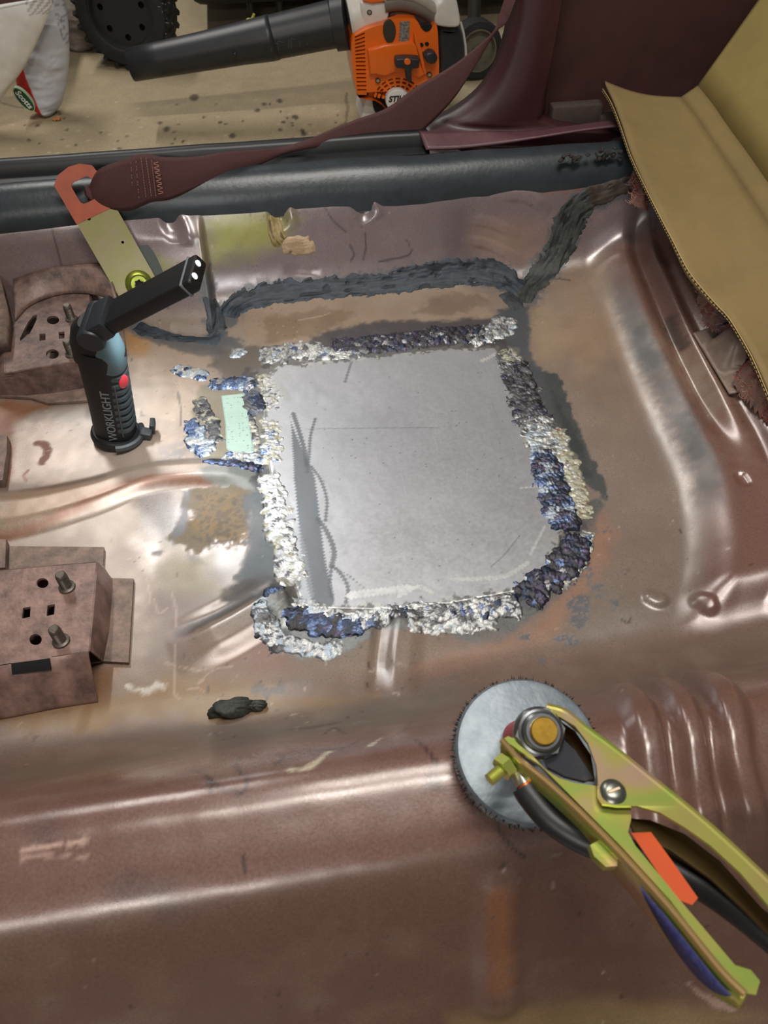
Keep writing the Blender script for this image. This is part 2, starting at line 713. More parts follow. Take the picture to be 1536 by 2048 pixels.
def lay(w, mask, rgb, metal=None, rough=None, rel=None):
    m = np.clip(mask, 0, 1)[..., None]
    CC[w] = CC[w] * (1 - m) + lin(*rgb) * m
    pm = PM[w].copy()
    for k, val in enumerate((metal, rough, rel)):
        if val is not None:
            pm[..., k] = pm[..., k] * (1 - m[..., 0]) + val * m[..., 0]
    PM[w] = pm


def area(pts, rgb, soft=0.01, noise=0.01, nscale=0.02, amount=1.0, metal=None, rough=None, rel=None, seed=1, holes=0.0):
    """Irregular patch with a shape of its own; soft and noise in metres."""
    p = W(pts)
    w = window(p, soft + noise + 0.004)
    x, s = GX[w], GS[w]
    d = poly_signed(x, s, p) + noise * 2 * (fbm(x, s, nscale, seed * 13 + 5, 4, 0.65) - 0.5)
    m = 1 - sstep(-soft, soft * 0.6 + 1e-4, d)
    if holes > 0:
        m = m * (1 - sstep(0, 0.06, holes - fbm(x, s, nscale * 0.5, seed * 7 + 2, 3, 0.6)))
    lay(w, m * amount, rgb, metal, rough, rel)


def stroke(pts, rgb, width=0.003, soft=0.002, noise=0.0, amount=1.0, metal=None, rough=None, rel=None, seed=1, taper=0.0, smooth=True):
    p = W(pts)
    q = smooth_poly(p, 6) if smooth else p
    w = window(q, width + soft + noise + 0.004)
    x, s = GX[w], GS[w]
    d, t = poly_dist(x, s, q)
    d = d + noise * 2 * (fbm(x, s, 0.006, seed * 11 + 3, 3, 0.65) - 0.5)
    k = 1.0
    if taper > 0:
        k = np.clip(np.minimum(t, 1 - t) / taper, 0.0, 1)
    m = (1 - sstep(width - soft * 0.5, width + soft * 0.5 + 1e-4, d)) * k
    lay(w, m * amount, rgb, metal, rough, rel)


ALL = (slice(None), slice(None))
on_floor = sstep(0.30, 0.34, GY) * (1 - sstep(0.90, 0.93, GY))
on_wall = sstep(0.895, 0.925, GY)
on_tunnel = 1 - sstep(0.30, 0.33, GY)
# worn tan primer showing through the brown on the footwell
lay(ALL, on_floor * (0.72 + 0.4 * (N1 - 0.5)) * (1 - sstep(-0.02, 0.01, T)), (126, 116, 105), 0.08, 0.33)
lay(ALL, on_floor * sstep(0.50, 0.75, N1) * 0.5, (128, 104, 86))
lay(ALL, on_wall * 0.75, (112, 102, 106), 0.15, 0.30)
lay(ALL, on_tunnel * (0.35 + 0.6 * (N1 - 0.5)), (108, 80, 71), 0.08, 0.29)
lay(ALL, on_tunnel * sstep(0.14, 0.05, GZ) * (GY > 0.2) * 0.55, (104, 92, 80), 0.1, 0.5)
lay(ALL, on_tunnel * (GY < 0.13) * 0.5, (98, 76, 64), 0.12, 0.34)  # near wall, turned from the garage light, painted darker
# left part of the footwell: pale pinkish worn steel and painted glare
area([(-40, 870), (160, 880), (420, 720), (560, 900), (520, 1080), (330, 1200), (290, 1330), (120, 1420), (-60, 1440)], (150, 134, 122), 0.04, 0.04, 0.06, 0.75, 0.25, 0.34, seed=3)
area([(0, 880), (80, 830), (190, 850), (200, 930), (150, 950), (-20, 955)], (190, 170, 158), 0.015, 0.02, 0.03, 0.7, seed=4)
area([(230, 640), (420, 700), (400, 900), (300, 900), (240, 780)], (158, 136, 116), 0.03, 0.02, 0.05, 0.6, seed=5)
area([(270, 1000), (330, 985), (400, 1000), (350, 1090), (300, 1150), (275, 1110)], (205, 200, 198), 0.02, 0.012, 0.02, 0.6, 0.5, 0.3, seed=6)  # work light's whitish glare painted into the floor colour
# ochre staining along the foot of the tunnel
area([(180, 1400), (330, 1340), (560, 1370), (760, 1390), (640, 1425), (300, 1450), (0, 1480), (-40, 1440)], (134, 100, 44), 0.02, 0.02, 0.05, 0.75, 0.0, 0.5, seed=7)
area([(-20, 1380), (200, 1320), (260, 1330), (200, 1410), (-20, 1450)], (120, 74, 30), 0.015, 0.012, 0.03, 0.7, seed=8)
area([(0, 990), (110, 960), (250, 965), (130, 1050), (0, 1080)], (150, 118, 88), 0.02, 0.01, 0.03, 0.6, seed=9)
stroke([(-10, 1085), (90, 1050), (230, 990), (330, 968), (420, 965)], (120, 72, 44), 0.006, 0.01, 0.003, 0.8, seed=9)
stroke([(-10, 975), (100, 972), (200, 955)], (86, 66, 56), 0.006, 0.012, 0.003, 0.7, seed=10)
# sill wall tints
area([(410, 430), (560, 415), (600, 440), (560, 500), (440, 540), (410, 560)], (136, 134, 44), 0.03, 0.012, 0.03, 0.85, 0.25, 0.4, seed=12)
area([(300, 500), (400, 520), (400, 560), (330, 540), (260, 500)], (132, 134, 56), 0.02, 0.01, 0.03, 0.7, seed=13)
area([(890, 400), (980, 400), (960, 540), (860, 540)], (84, 74, 76), 0.04, 0.02, 0.05, 0.7, seed=14)
area([(950, 430), (1100, 440), (1080, 530), (1000, 540), (930, 500)], (138, 112, 98), 0.03, 0.01, 0.03, 0.7, seed=15)
area([(960, 345), (1120, 330), (1240, 350), (1200, 380), (1110, 390), (1000, 375)], (138, 90, 70), 0.012, 0.006, 0.02, 0.9, seed=16)
area([(1000, 350), (1240, 310), (1290, 330), (1250, 375), (1180, 380)], (58, 44, 38), 0.02, 0.012, 0.02, 0.6, seed=17)
area([(-40, 440), (150, 440), (240, 560), (250, 660), (-40, 640)], (104, 84, 80), 0.02, 0.01, 0.03, 0.8, seed=18)
# thin brushed halo of sealer beside the seams
for k, (pts, wd) in enumerate((([(430, 660), (475, 612), (540, 590), (640, 578), (760, 566), (860, 550), (950, 545), (1010, 560), (1045, 590)], 0.017),
                               ([(1200, 392), (1160, 415), (1135, 450), (1115, 500), (1085, 545), (1058, 580), (1040, 640)], 0.020),
                               ([(255, 640), (300, 658), (350, 672), (400, 682), (455, 690)], 0.016), ([(404, 540), (420, 600), (440, 665)], 0.010),
                               ([(1290, 360), (1240, 376), (1190, 392)], 0.018))):
    stroke(pts, (54, 60, 66), wd, 0.008, 0.012, 0.85, 0.0, 0.5, 0.8, seed=160 + k)
stroke([(104, 452), (112, 490), (122, 536)], (48, 36, 34), 0.0012, 0.003, 0.0005, 0.8, seed=170)  # shade of the wall's upright crease, drawn into the colour
area([(20, 470), (95, 460), (100, 540), (30, 560)], (112, 98, 104), 0.03, 0.012, 0.03, 0.5, seed=171)
stroke([(-10, 462), (60, 452), (110, 448), (170, 446)], (150, 118, 106), 0.004, 0.008, 0.002, 0.6, seed=172)  # highlight along the wall's top edge, put into the colour
# rust and heat scale between the sealer and the weld, at the far edge of the patch
area([(480, 620), (560, 600), (760, 580), (900, 570), (980, 590), (985, 640), (860, 655), (720, 660), (600, 690), (490, 690)], (128, 108, 88), 0.008, 0.010, 0.02, 0.95, 0.0, 0.75, 1.6, seed=20)
area([(520, 640), (640, 610), (720, 620), (640, 670), (540, 690)], (106, 84, 62), 0.006, 0.014, 0.014, 0.8, 0.0, 0.85, 2.0, seed=21)
area([(860, 590), (960, 580), (980, 610), (900, 630), (830, 625)], (100, 80, 62), 0.006, 0.012, 0.012, 0.8, 0.0, 0.85, 2.0, seed=22)
area([(620, 668), (760, 640), (880, 640), (1000, 630), (1030, 690), (900, 720), (700, 730), (600, 715)], (62, 58, 62), 0.006, 0.010, 0.014, 0.95, 0.4, 0.6, 1.2, seed=23)
area([(440, 700), (520, 690), (540, 740), (470, 770), (420, 730)], (84, 76, 68), 0.005, 0.008, 0.012, 0.9, 0.3, 0.55, 1.0, seed=24)
stroke([(300, 668), (380, 695), (440, 702)], (70, 66, 66), 0.010, 0.008, 0.004, 0.9, 0.1, 0.6, 0.8, seed=25)
area([(250, 650), (300, 680), (290, 720), (250, 700)], (150, 108, 58), 0.012, 0.01, 0.02, 0.8, seed=26)
# tan around the far corner
area([(1040, 610), (1100, 600), (1140, 680), (1110, 740), (1060, 720)], (146, 124, 96), 0.02, 0.01, 0.03, 0.6, 0.1, 0.45, seed=27)
area([(1090, 560), (1220, 520), (1240, 700), (1160, 760), (1100, 680)], (150, 124, 100), 0.03, 0.015, 0.04, 0.5, seed=28)
# grime along the inner edge of the kick-up
stroke([(1222, 520), (1268, 640), (1298, 720), (1345, 810), (1385, 880), (1412, 950), (1425, 1040)], (64, 66, 64), 0.012, 0.018, 0.006, 0.75, 0.1, 0.5, 0.6, seed=30, taper=0.12)
stroke([(1275, 665), (1290, 700), (1305, 730)], (44, 46, 46), 0.010, 0.012, 0.005, 0.8, seed=31)
stroke([(1360, 830), (1378, 860), (1398, 905)], (40, 44, 44), 0.006, 0.008, 0.005, 0.7, seed=32)
stroke([(1340, 640), (1358, 670), (1372, 690)], (50, 40, 36), 0.006, 0.008, 0.004, 0.8, seed=33)
area([(1360, 720), (1400, 720), (1440, 800), (1420, 830)], (150, 146, 132), 0.02, 0.01, 0.02, 0.6, seed=34)
# grey heat-scaled steel left of the weld
area([(395, 948), (470, 935), (545, 945), (552, 990), (470, 985), (420, 975)], (104, 108, 104), 0.006, 0.008, 0.014, 0.95, 0.3, 0.55, 0.8, seed=40)
area([(488, 990), (548, 980), (572, 1080), (585, 1165), (520, 1170), (470, 1160), (492, 1120), (498, 1060)], (80, 86, 90), 0.006, 0.008, 0.014, 0.98, 0.3, 0.6, 1.2, seed=41)
area([(368, 1006), (392, 982), (430, 975), (470, 985), (505, 988), (514, 1030), (500, 1085), (470, 1104), (440, 1088), (395, 1098), (346, 1090), (360, 1060), (380, 1040)], (112, 98, 76), 0.004, 0.022, 0.024, 0.95, 0.1, 0.8, 2.0, seed=42)
area([(395, 990), (480, 985), (500, 1070), (460, 1095), (410, 1070), (385, 1040)], (132, 104, 62), 0.006, 0.016, 0.010, 0.55, 0.0, 0.85, 2.2, seed=43, holes=0.46)
area([(395, 985), (500, 990), (500, 1090), (390, 1090)], (78, 72, 68), 0.004, 0.014, 0.008, 0.6, 0.1, 0.8, 2.0, seed=44, holes=0.58)
area([(365, 985), (380, 985), (372, 1060), (345, 1085), (336, 1080), (360, 1040)], (106, 104, 106), 0.003, 0.004, 0.008, 0.9, 0.4, 0.5, 0.8, seed=45)
area([(370, 1105), (398, 1112), (412, 1128), (390, 1135), (372, 1120)], (108, 106, 106), 0.002, 0.004, 0.008, 0.9, 0.3, 0.5, seed=46)
area([(305, 1100), (330, 1098), (325, 1112), (308, 1112)], (108, 104, 104), 0.002, 0.004, 0.008, 0.9, 0.3, 0.5, seed=47)
area([(440, 1180), (520, 1140), (540, 1160), (470, 1210), (445, 1200)], (46, 46, 48), 0.005, 0.006, 0.01, 0.95, 0.2, 0.6, 1.2, seed=48)
stroke([(365, 1265), (440, 1225), (500, 1190)], (52, 44, 40), 0.006, 0.008, 0.003, 0.9, 0.1, 0.5, seed=49)  # shade of the pressed groove, painted along it
area([(330, 1090), (430, 1100), (440, 1180), (380, 1210), (320, 1160)], (140, 126, 92), 0.02, 0.02, 0.03, 0.7, 0.0, 0.55, seed=50)
area([(300, 1180), (420, 1200), (380, 1330), (280, 1330)], (118, 98, 92), 0.02, 0.02, 0.03, 0.6, 0.0, 0.5, seed=51)
area([(400, 1290), (540, 1250), (600, 1340), (420, 1360)], (140, 100, 88), 0.03, 0.02, 0.04, 0.7, seed=52)
# bare ground steel around the weld
area([(1080, 740), (1118, 745), (1145, 830), (1175, 890), (1222, 985), (1205, 1000), (1165, 960), (1150, 1000), (1120, 900), (1085, 820)], (94, 98, 98), 0.002, 0.006, 0.010, 0.97, 0.75, 0.40, 0.6, seed=60)
area([(1100, 770), (1150, 860), (1195, 960), (1165, 950), (1120, 860)], (58, 62, 64), 0.004, 0.006, 0.010, 0.8, 0.6, 0.45, 0.6, seed=61)
area([(1015, 730), (1080, 735), (1110, 830), (1130, 870), (1060, 880), (1030, 800)], (78, 82, 86), 0.003, 0.005, 0.008, 0.95, 0.6, 0.5, 1.2, seed=62)
area([(1000, 620), (1060, 610), (1060, 700), (1085, 760), (1010, 740), (960, 690)], (70, 76, 82), 0.004, 0.006, 0.010, 0.9, 0.5, 0.5, 1.0, seed=63)
area([(1150, 1010), (1215, 990), (1190, 1060), (1180, 1130), (1120, 1200), (1060, 1240), (1000, 1290), (950, 1290), (880, 1260), (800, 1260), (770, 1270), (800, 1225), (1000, 1215), (1100, 1160)], (112, 114, 112), 0.003, 0.006, 0.010, 0.97, 0.75, 0.40, 0.6, seed=64)
area([(505, 1180), (560, 1170), (600, 1240), (760, 1240), (740, 1280), (690, 1300), (600, 1312), (560, 1300), (515, 1250)], (128, 132, 132), 0.003, 0.008, 0.012, 0.97, 0.8, 0.38, 0.6, seed=65)
area([(520, 1200), (560, 1230), (600, 1290), (560, 1290), (520, 1250)], (66, 70, 72), 0.003, 0.006, 0.010, 0.9, 0.6, 0.45, 0.8, seed=66)
area([(376, 860), (400, 770), (440, 760), (545, 770), (545, 930), (430, 935), (390, 915)], (128, 120, 104), 0.003, 0.006, 0.010, 0.95, 0.55, 0.42, 0.8, seed=67)
area([(310, 905), (380, 870), (400, 925), (330, 930)], (110, 112, 118), 0.02, 0.012, 0.010, 0.6, 0.3, 0.4, seed=68, holes=0.45)
# ground steel all round the repair sheet
_pf = W(PATCH + PATCH[:1])
_w = window(_pf, 0.05)
_d = np.abs(_pd[_w] - 0.006) + 0.016 * (fbm(GX[_w], GS[_w], 0.022, 333, 4, 0.65) - 0.5) * 2
lay(_w, (1 - sstep(0.010, 0.015, _d)) * 0.95, (118, 116, 112), 0.6, 0.42, 0.8)
_d2 = np.abs(_pd[_w] - 0.012) + 0.018 * (fbm(GX[_w], GS[_w], 0.014, 334, 4, 0.7) - 0.5) * 2
lay(_w, (1 - sstep(0.004, 0.008, _d2)) * 0.8, (66, 66, 68), 0.6, 0.45, 1.0)
area([(488, 990), (548, 980), (566, 1080), (578, 1160), (520, 1170), (470, 1160), (492, 1120), (498, 1060)], (80, 86, 90), 0.006, 0.008, 0.014, 0.9, 0.3, 0.6, 1.2, seed=41)
# orange-brown paint and grey blisters below the right corner
area([(1200, 1010), (1240, 1060), (1220, 1140), (1180, 1180), (1080, 1290), (960, 1330), (820, 1340), (900, 1290), (1060, 1250), (1150, 1160), (1170, 1060)], (148, 104, 80), 0.015, 0.01, 0.03, 0.65, 0.1, 0.42, seed=70)
for k, (cx, cy, rx, ry, h) in enumerate([(1158, 1222, 24, 36, 0.40), (1140, 1280, 30, 14, 0.5), (1180, 1150, 8, 24, 0.5), (1200, 1180, 14, 16, 0.5), (1050, 1275, 10, 8, 0.42),
                                       (1090, 1320, 36, 6, 0.55), (1225, 1210, 20, 14, 0.58), (1205, 1060, 14, 6, 0.5), (1060, 1205, 20, 14, 0.4)]):
    area([(cx + rx * math.cos(a), cy + ry * math.sin(a)) for a in np.linspace(0, 6.28, 9)[:-1]], (78, 78, 82), 0.002, 0.006, 0.006, 0.95, 0.2, 0.55, 1.6, seed=80 + k, holes=h)
# smears, drips and scuffs on the tunnel
area([(330, 1450), (560, 1430), (900, 1370), (940, 1400), (760, 1450), (420, 1490)], (100, 92, 82), 0.02, 0.02, 0.05, 0.6, seed=90)
stroke([(556, 1464), (640, 1452), (700, 1440)], (66, 60, 58), 0.004, 0.006, 0.003, 0.7, seed=91, taper=0.3)
for k, pts in enumerate([[(392, 1540), (415, 1552), (438, 1570), (452, 1585)], [(452, 1582), (468, 1578), (476, 1585), (490, 1570), (498, 1556), (478, 1548), (472, 1530), (482, 1515)],
                         [(470, 1525), (490, 1510), (500, 1516)], [(412, 1552), (418, 1575), (416, 1590)], [(552, 1505), (562, 1515), (556, 1530)], [(620, 1500), (680, 1498), (718, 1480)],
                         [(481, 1715), (484, 1730), (492, 1742)], [(990, 1640), (1005, 1668), (1035, 1698), (1046, 1720)], [(650, 1470), (665, 1455), (690, 1468)],
                         [(905, 1440), (912, 1460), (908, 1495)], [(832, 1480), (850, 1500), (875, 1530)], [(795, 1470), (812, 1456), (826, 1440)]]):
    stroke(pts, (52, 38, 36), 0.0011, 0.0016, 0.0006, 0.85, seed=100 + k)
stroke([(575, 1543), (620, 1530), (655, 1505)], (196, 184, 160), 0.0022, 0.003, 0.0035, 0.9, seed=112)
stroke([(738, 1492), (752, 1485), (762, 1476)], (190, 178, 156), 0.0014, 0.002, 0.002, 0.9, seed=113)
stroke([(40, 1692), (75, 1660), (140, 1648)], (84, 66, 64), 0.009, 0.014, 0.004, 0.6, seed=114, taper=0.3)
stroke([(50, 1705), (85, 1700), (118, 1692)], (196, 164, 150), 0.0016, 0.0016, 0.0016, 0.8, seed=115)
stroke([(138, 1690), (150, 1688), (168, 1684)], (196, 164, 150), 0.0016, 0.0016, 0.002, 0.8, seed=116)
stroke([(50, 1724), (95, 1716), (165, 1706)], (180, 148, 136), 0.0012, 0.0016, 0.002, 0.6, seed=117)
stroke([(200, 1810), (260, 1785), (330, 1810), (290, 1830)], (80, 68, 66), 0.010, 0.014, 0.006, 0.5, seed=118, taper=0.2)
stroke([(856, 1545), (862, 1565), (868, 1590)], (64, 54, 54), 0.005, 0.006, 0.003, 0.7, seed=119, taper=0.3)
stroke([(1000, 1760), (1002, 1850), (1000, 1990)], (142, 92, 58), 0.007, 0.012, 0.002, 0.6, seed=120, taper=0.1)
area([(900, 2030), (1150, 1990), (1400, 2010), (1536, 2040), (1400, 2070), (900, 2075)], (132, 110, 74), 0.012, 0.006, 0.03, 0.8, seed=121)
stroke([(1380, 1970), (1420, 2000), (1460, 2025)], (180, 150, 140), 0.002, 0.003, 0.003, 0.6, seed=122)
# scratches on the left floor and the wall
for k, pts in enumerate([[(350, 1290), (352, 1340), (348, 1380), (362, 1402)], [(290, 1160), (300, 1190), (296, 1210)], [(305, 1195), (320, 1225), (335, 1220)], [(400, 1370), (420, 1345), (438, 1338)],
                         [(330, 1330), (400, 1340), (460, 1330)], [(380, 1380), (395, 1372), (402, 1380)], [(345, 1190), (352, 1225), (356, 1250)], [(600, 640), (640, 632), (660, 628)]]):
    stroke(pts, (196, 170, 156), 0.0009, 0.0016, 0.0010, 0.38, seed=130 + k)
for k, pts in enumerate([[(650, 410), (665, 440), (690, 465)], [(700, 488), (706, 510), (703, 520)], [(760, 520), (810, 510), (822, 495)], [(728, 470), (733, 490), (730, 520)], [(820, 490), (815, 488), (810, 478)],
                         [(1110, 558), (1125, 560), (1140, 562)], [(1245, 1240), (1255, 1242), (1262, 1236)], [(356, 785), (360, 820), (362, 850)]]):
    stroke(pts, (52, 48, 50), 0.0011, 0.0014, 0.0006, 0.8, seed=140 + k)
stroke([(75, 885), (88, 890), (92, 905), (84, 925)], (108, 62, 44), 0.0045, 0.003, 0.002, 0.9, 0.0, 0.7, 1.5, seed=150)
stroke([(57, 942), (48, 950), (52, 960)], (118, 70, 52), 0.0016, 0.0016, 0.001, 0.9, seed=151)
area([(-20, 800), (60, 800), (110, 810), (60, 835), (-20, 880)], (126, 76, 44), 0.01, 0.01, 0.02, 0.8, seed=152)
stroke([(14, 840), (10, 900), (6, 960)], (112, 62, 36), 0.008, 0.01, 0.003, 0.9, seed=153)
area([(250, 1370), (290, 1375), (320, 1362), (350, 1368), (300, 1385), (260, 1388)], (206, 196, 186), 0.003, 0.006, 0.008, 0.8, seed=154)
stroke([(510, 1375), (530, 1380), (560, 1376)], (84, 76, 74), 0.005, 0.006, 0.006, 0.7, seed=155)
# dust specks and pin holes of rust
DUST = fbm(GX, GS, 0.09, 77, 3)
for sd, th, rgb, am in ((61, 0.93, (64, 52, 48), 0.8), (62, 0.945, (190, 172, 158), 0.5)):
    lay(ALL, sstep(th, th + 0.03, vnoise(GX / 0.0042, GS / 0.0042, sd)) * am * sstep(0.42, 0.62, DUST), rgb)
lay(ALL, (N2 - 0.5) * 0.5, (80, 56, 48))
lay(ALL, (0.5 - N2) * 0.35, (170, 150, 138))
# keep the pan below the separate patch sheet
PM[..., 1] = np.clip(PM[..., 1] + 0.12 * (N2 - 0.5), 0.12, 0.95)

ii = np.arange(XN - 1)[:, None] * SN + np.arange(SN - 1)[None]
QF = np.stack([ii, ii + SN, ii + SN + 1, ii + 1], -1).reshape(-1, 4)
m_pan = attr_mat('pan_paint', 0.14, 520.0, 0.22, 0.95)
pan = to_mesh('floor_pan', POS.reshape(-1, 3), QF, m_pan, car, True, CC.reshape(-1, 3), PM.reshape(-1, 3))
tag(pan, 'brown steel floor pan with tunnel, pressed beads and worn paint')

# ------------------------------------------------------------------ pieces that follow the pan: patch sheets, weld beads, sealer
def ribbon(name, pts, mat, parent, fn, step=0.0011, nj=None, smooth_n=8, label=None):
    """pts: (u, v, half width in mm). fn(t, j, x, s, half, total) -> height, colour, parameters."""
    q = W([p[:2] for p in pts])
    hw = np.array([p[2] for p in pts])[:, None] / 1000.0
    c = smooth_poly(np.hstack([q, hw]), smooth_n)
    c, tt = resample(c, step)
    tan = np.gradient(c[:, :2], axis=0)
    tan /= np.linalg.norm(tan, axis=1, keepdims=True) + 1e-12
    nor = np.stack([-tan[:, 1], tan[:, 0]], 1)
    n = len(c)
    if nj is None:
        nj = max(7, int(2 * c[:, 2].max() / step))
    J = np.linspace(-1, 1, nj)
    x = c[:, 0:1] + nor[:, 0:1] * c[:, 2:3] * J[None]
    s = c[:, 1:2] + nor[:, 1:2] * c[:, 2:3] * J[None]
    tg = np.repeat(tt[:, None], nj, 1)
    jg = np.repeat(J[None], n, 0)
    hg = np.repeat(c[:, 2:3], nj, 1)
    h, col, prm = fn(tg, jg, x, s, hg, tt[-1])
    P, Nn = surf(x, s)
    V = P + Nn * h[..., None]
    ii = np.arange(n - 1)[:, None] * nj + np.arange(nj - 1)[None]
    QF = np.stack([ii, ii + nj, ii + nj + 1, ii + 1], -1).reshape(-1, 4)
    hf = h.reshape(-1)
    keep = (hf[QF] > -0.0011).any(1)
    QF = QF[keep]
    used = np.unique(QF)
    remap = np.zeros(n * nj, int)
    remap[used] = np.arange(len(used))
    o = to_mesh(name, V.reshape(-1, 3)[used], remap[QF], mat, parent, True, col.reshape(-1, 3)[used], prm.reshape(-1, 3)[used])
    if label:
        o['label'] = label
    return o


def sheet(name, poly_px, lift, step, mat, parent, fn, label=None, jag=0.0):
    """Sheet lying on the pan inside an outline; fn gives colour and parameters."""
    p = W(poly_px)
    lo, hi = p.min(0), p.max(0)
    xs = np.arange(lo[0] - step, hi[0] + step, step)
    ss = np.arange(lo[1] - step, hi[1] + step, step)
    x, s = np.meshgrid(xs, ss, indexing='ij')
    d = poly_signed(x, s, p)
    P, Nn = surf(x, s)
    h = lift + 0 * x
    edge = sstep(-0.003, 0.001, d)
    V = P + Nn * (h * (1 - edge) - 0.001 * edge)[..., None]
    col, prm = fn(x, s, d)
    n, nj = x.shape
    ii = np.arange(n - 1)[:, None] * nj + np.arange(nj - 1)[None]
    QF = np.stack([ii, ii + nj, ii + nj + 1, ii + 1], -1).reshape(-1, 4)
    keep = (d.reshape(-1)[QF] < 0.0012).all(1)
    QF = QF[keep]
    used = np.unique(QF)
    remap = np.zeros(n * nj, int)
    remap[used] = np.arange(len(used))
    o = to_mesh(name, V.reshape(-1, 3)[used], remap[QF], mat, parent, True, col.reshape(-1, 3)[used], prm.reshape(-1, 3)[used])
    if label:
        o['label'] = label
    return o


m_steel = attr_mat('bare_sheet_steel', 0.06, 260.0, 0.06, 0.6)
m_weld = attr_mat('weld_metal', 0.20, 900.0, 0.45, 0.7)
m_seal = attr_mat('brushed_seam_sealer', 0.20, 500.0, 0.5, 0.3)


def steel_fn(x, s, d):
    n = fbm(x, s, 0.12, 201, 3)
    fine = fbm(x, s * 0.12, 0.003, 202, 3)
    col = lin(186, 186, 190) * (1 + 0.08 * (n - 0.5) + 0.05 * (fine - 0.5))[..., None]
    prm = np.stack([0 * x + 0.70, 0.40 + 0.10 * (n - 0.5), 0 * x + 0.6], -1)

    def line(pts, rgb, width, amount, jag=0.0, rough=None, soft=0.0008, grow=0.0):
        q = smooth_poly(W(pts), 8)
        dd, t = poly_dist(x, s, q)
        if jag > 0:
            L = np.linalg.norm(np.diff(q, axis=0), axis=1).sum()
            dd = dd + jag * np.abs(((t * L / 0.0042) % 1.0) - 0.5)
        wd = width if grow <= 0 else width * np.clip(t / grow, 0.05, 1)
        m = (1 - sstep(wd - soft, wd + soft, dd)) * amount
        col[:] = col * (1 - m[..., None]) + lin(*rgb) * m[..., None]
        if rough is not None:
            prm[..., 1] = prm[..., 1] * (1 - m) + rough * m
    # grinder tracks: the dull dark band at the left and its arcs
    line([(583, 835), (596, 900), (606, 960), (618, 1040), (632, 1120), (650, 1200)], (92, 96, 100), 0.0125, 0.85, 0.005, 0.5, grow=0.4)
    line([(586, 830), (600, 862), (612, 905), (617, 935)], (92, 94, 98), 0.0035, 0.85, 0.004, 0.5)
    line([(631, 838), (622, 872), (616, 910), (617, 945)], (98, 100, 104), 0.0026, 0.85, 0.004, 0.5)
    line([(622, 935), (640, 960), (650, 1000), (648, 1040)], (98, 100, 104), 0.0026, 0.85, 0.004, 0.5)
    line([(636, 1040), (655, 1065), (666, 1105), (668, 1135)], (98, 100, 104), 0.0036, 0.85, 0.004, 0.5)
    line([(666, 1130), (682, 1150), (692, 1180), (694, 1205)], (98, 100, 104), 0.0028, 0.85, 0.004, 0.5)
    line([(662, 1130), (662, 1170), (664, 1200)], (98, 100, 104), 0.0026, 0.85, 0.004, 0.5)
    line([(670, 1138), (700, 1160), (735, 1180)], (104, 106, 110), 0.0016, 0.8, 0.006, 0.5)
    line([(703, 722), (697, 740), (692, 766)], (120, 122, 134), 0.0024, 0.75, 0.003)
    line([(560, 985), (590, 1080), (610, 1190)], (150, 152, 156), 0.010, 0.5, 0.006)
    # bright buffed tracks along the near edge
    line([(700, 1195), (760, 1186), (820, 1180)], (236, 236, 236), 0.0050, 0.8, 0.004, 0.35)
    line([(905, 1160), (960, 1158), (1010, 1150), (1055, 1130)], (246, 246, 244), 0.0026, 0.9, 0.0025, 0.3)
    line([(1058, 1110), (1072, 1080), (1090, 1055)], (246, 246, 244), 0.0018, 0.9, 0.002, 0.3)
    line([(800, 1195), (835, 1178), (862, 1190)], (246, 246, 244), 0.0026, 0.9, 0.003, 0.3)
    line([(1036, 978), (1060, 975), (1075, 972)], (246, 246, 244), 0.0016, 0.9, 0.003, 0.3)
    line([(962, 725), (985, 715), (1000, 706)], (246, 246, 238), 0.0040, 0.9, 0.006, 0.3)
    line([(540, 750), (560, 770), (575, 800)], (165, 165, 158), 0.0060, 0.35, 0.006, 0.4, grow=0.5)
    # scratches
    line([(610, 862), (720, 858), (830, 856), (880, 857)], (128, 126, 130), 0.0005, 0.7, 0, None, 0.0006)
    line([(985, 1133), (1010, 1110), (1040, 1074)], (130, 130, 134), 0.0006, 0.7, 0, None, 0.0006)
    rng = np.random.default_rng(5)
    for k in range(46):
        u, v = rng.uniform(640, 1060), rng.uniform(740, 1170)
        l = rng.uniform(8, 60)
        a = rng.normal(1.45, 0.25)
        line([(u, v), (u + l * math.cos(a), v + l * math.sin(a))], (225, 225, 228) if k % 3 else (120, 120, 124), 0.0003, 0.22, 0, None, 0.0006)
    for k in range(60):
        u, v = rng.uniform(620, 1050), rng.uniform(740, 1170)
        c = W([(u, v)])[0]
        m = 1 - sstep(0.0004, 0.0013, np.hypot(x - c[0], (s - c[1])))
        col[:] = col * (1 - 0.6 * m[..., None]) + lin(80, 80, 84) * 0.6 * m[..., None]
    # scuffed rim where the grinder reached in from the weld
    e = d + 0.010 * (fbm(x, s, 0.010, 207, 4, 0.7) - 0.5) * 2
    m = sstep(-0.008, -0.005, e) * 0.85
    k = sstep(0.45, 0.6, fbm(x, s, 0.006, 208, 3, 0.6))
    col[:] = col * (1 - m[..., None]) + (lin(110, 110, 110) * (1 - k[..., None]) + lin(200, 198, 190) * k[..., None]) * m[..., None]
    return np.clip(col, 0, 1), prm


patch = sheet('repair_patch', PATCH, 0.0016, 0.00125, m_steel, pan, steel_fn, 'flat bare steel repair sheet welded into the floor')


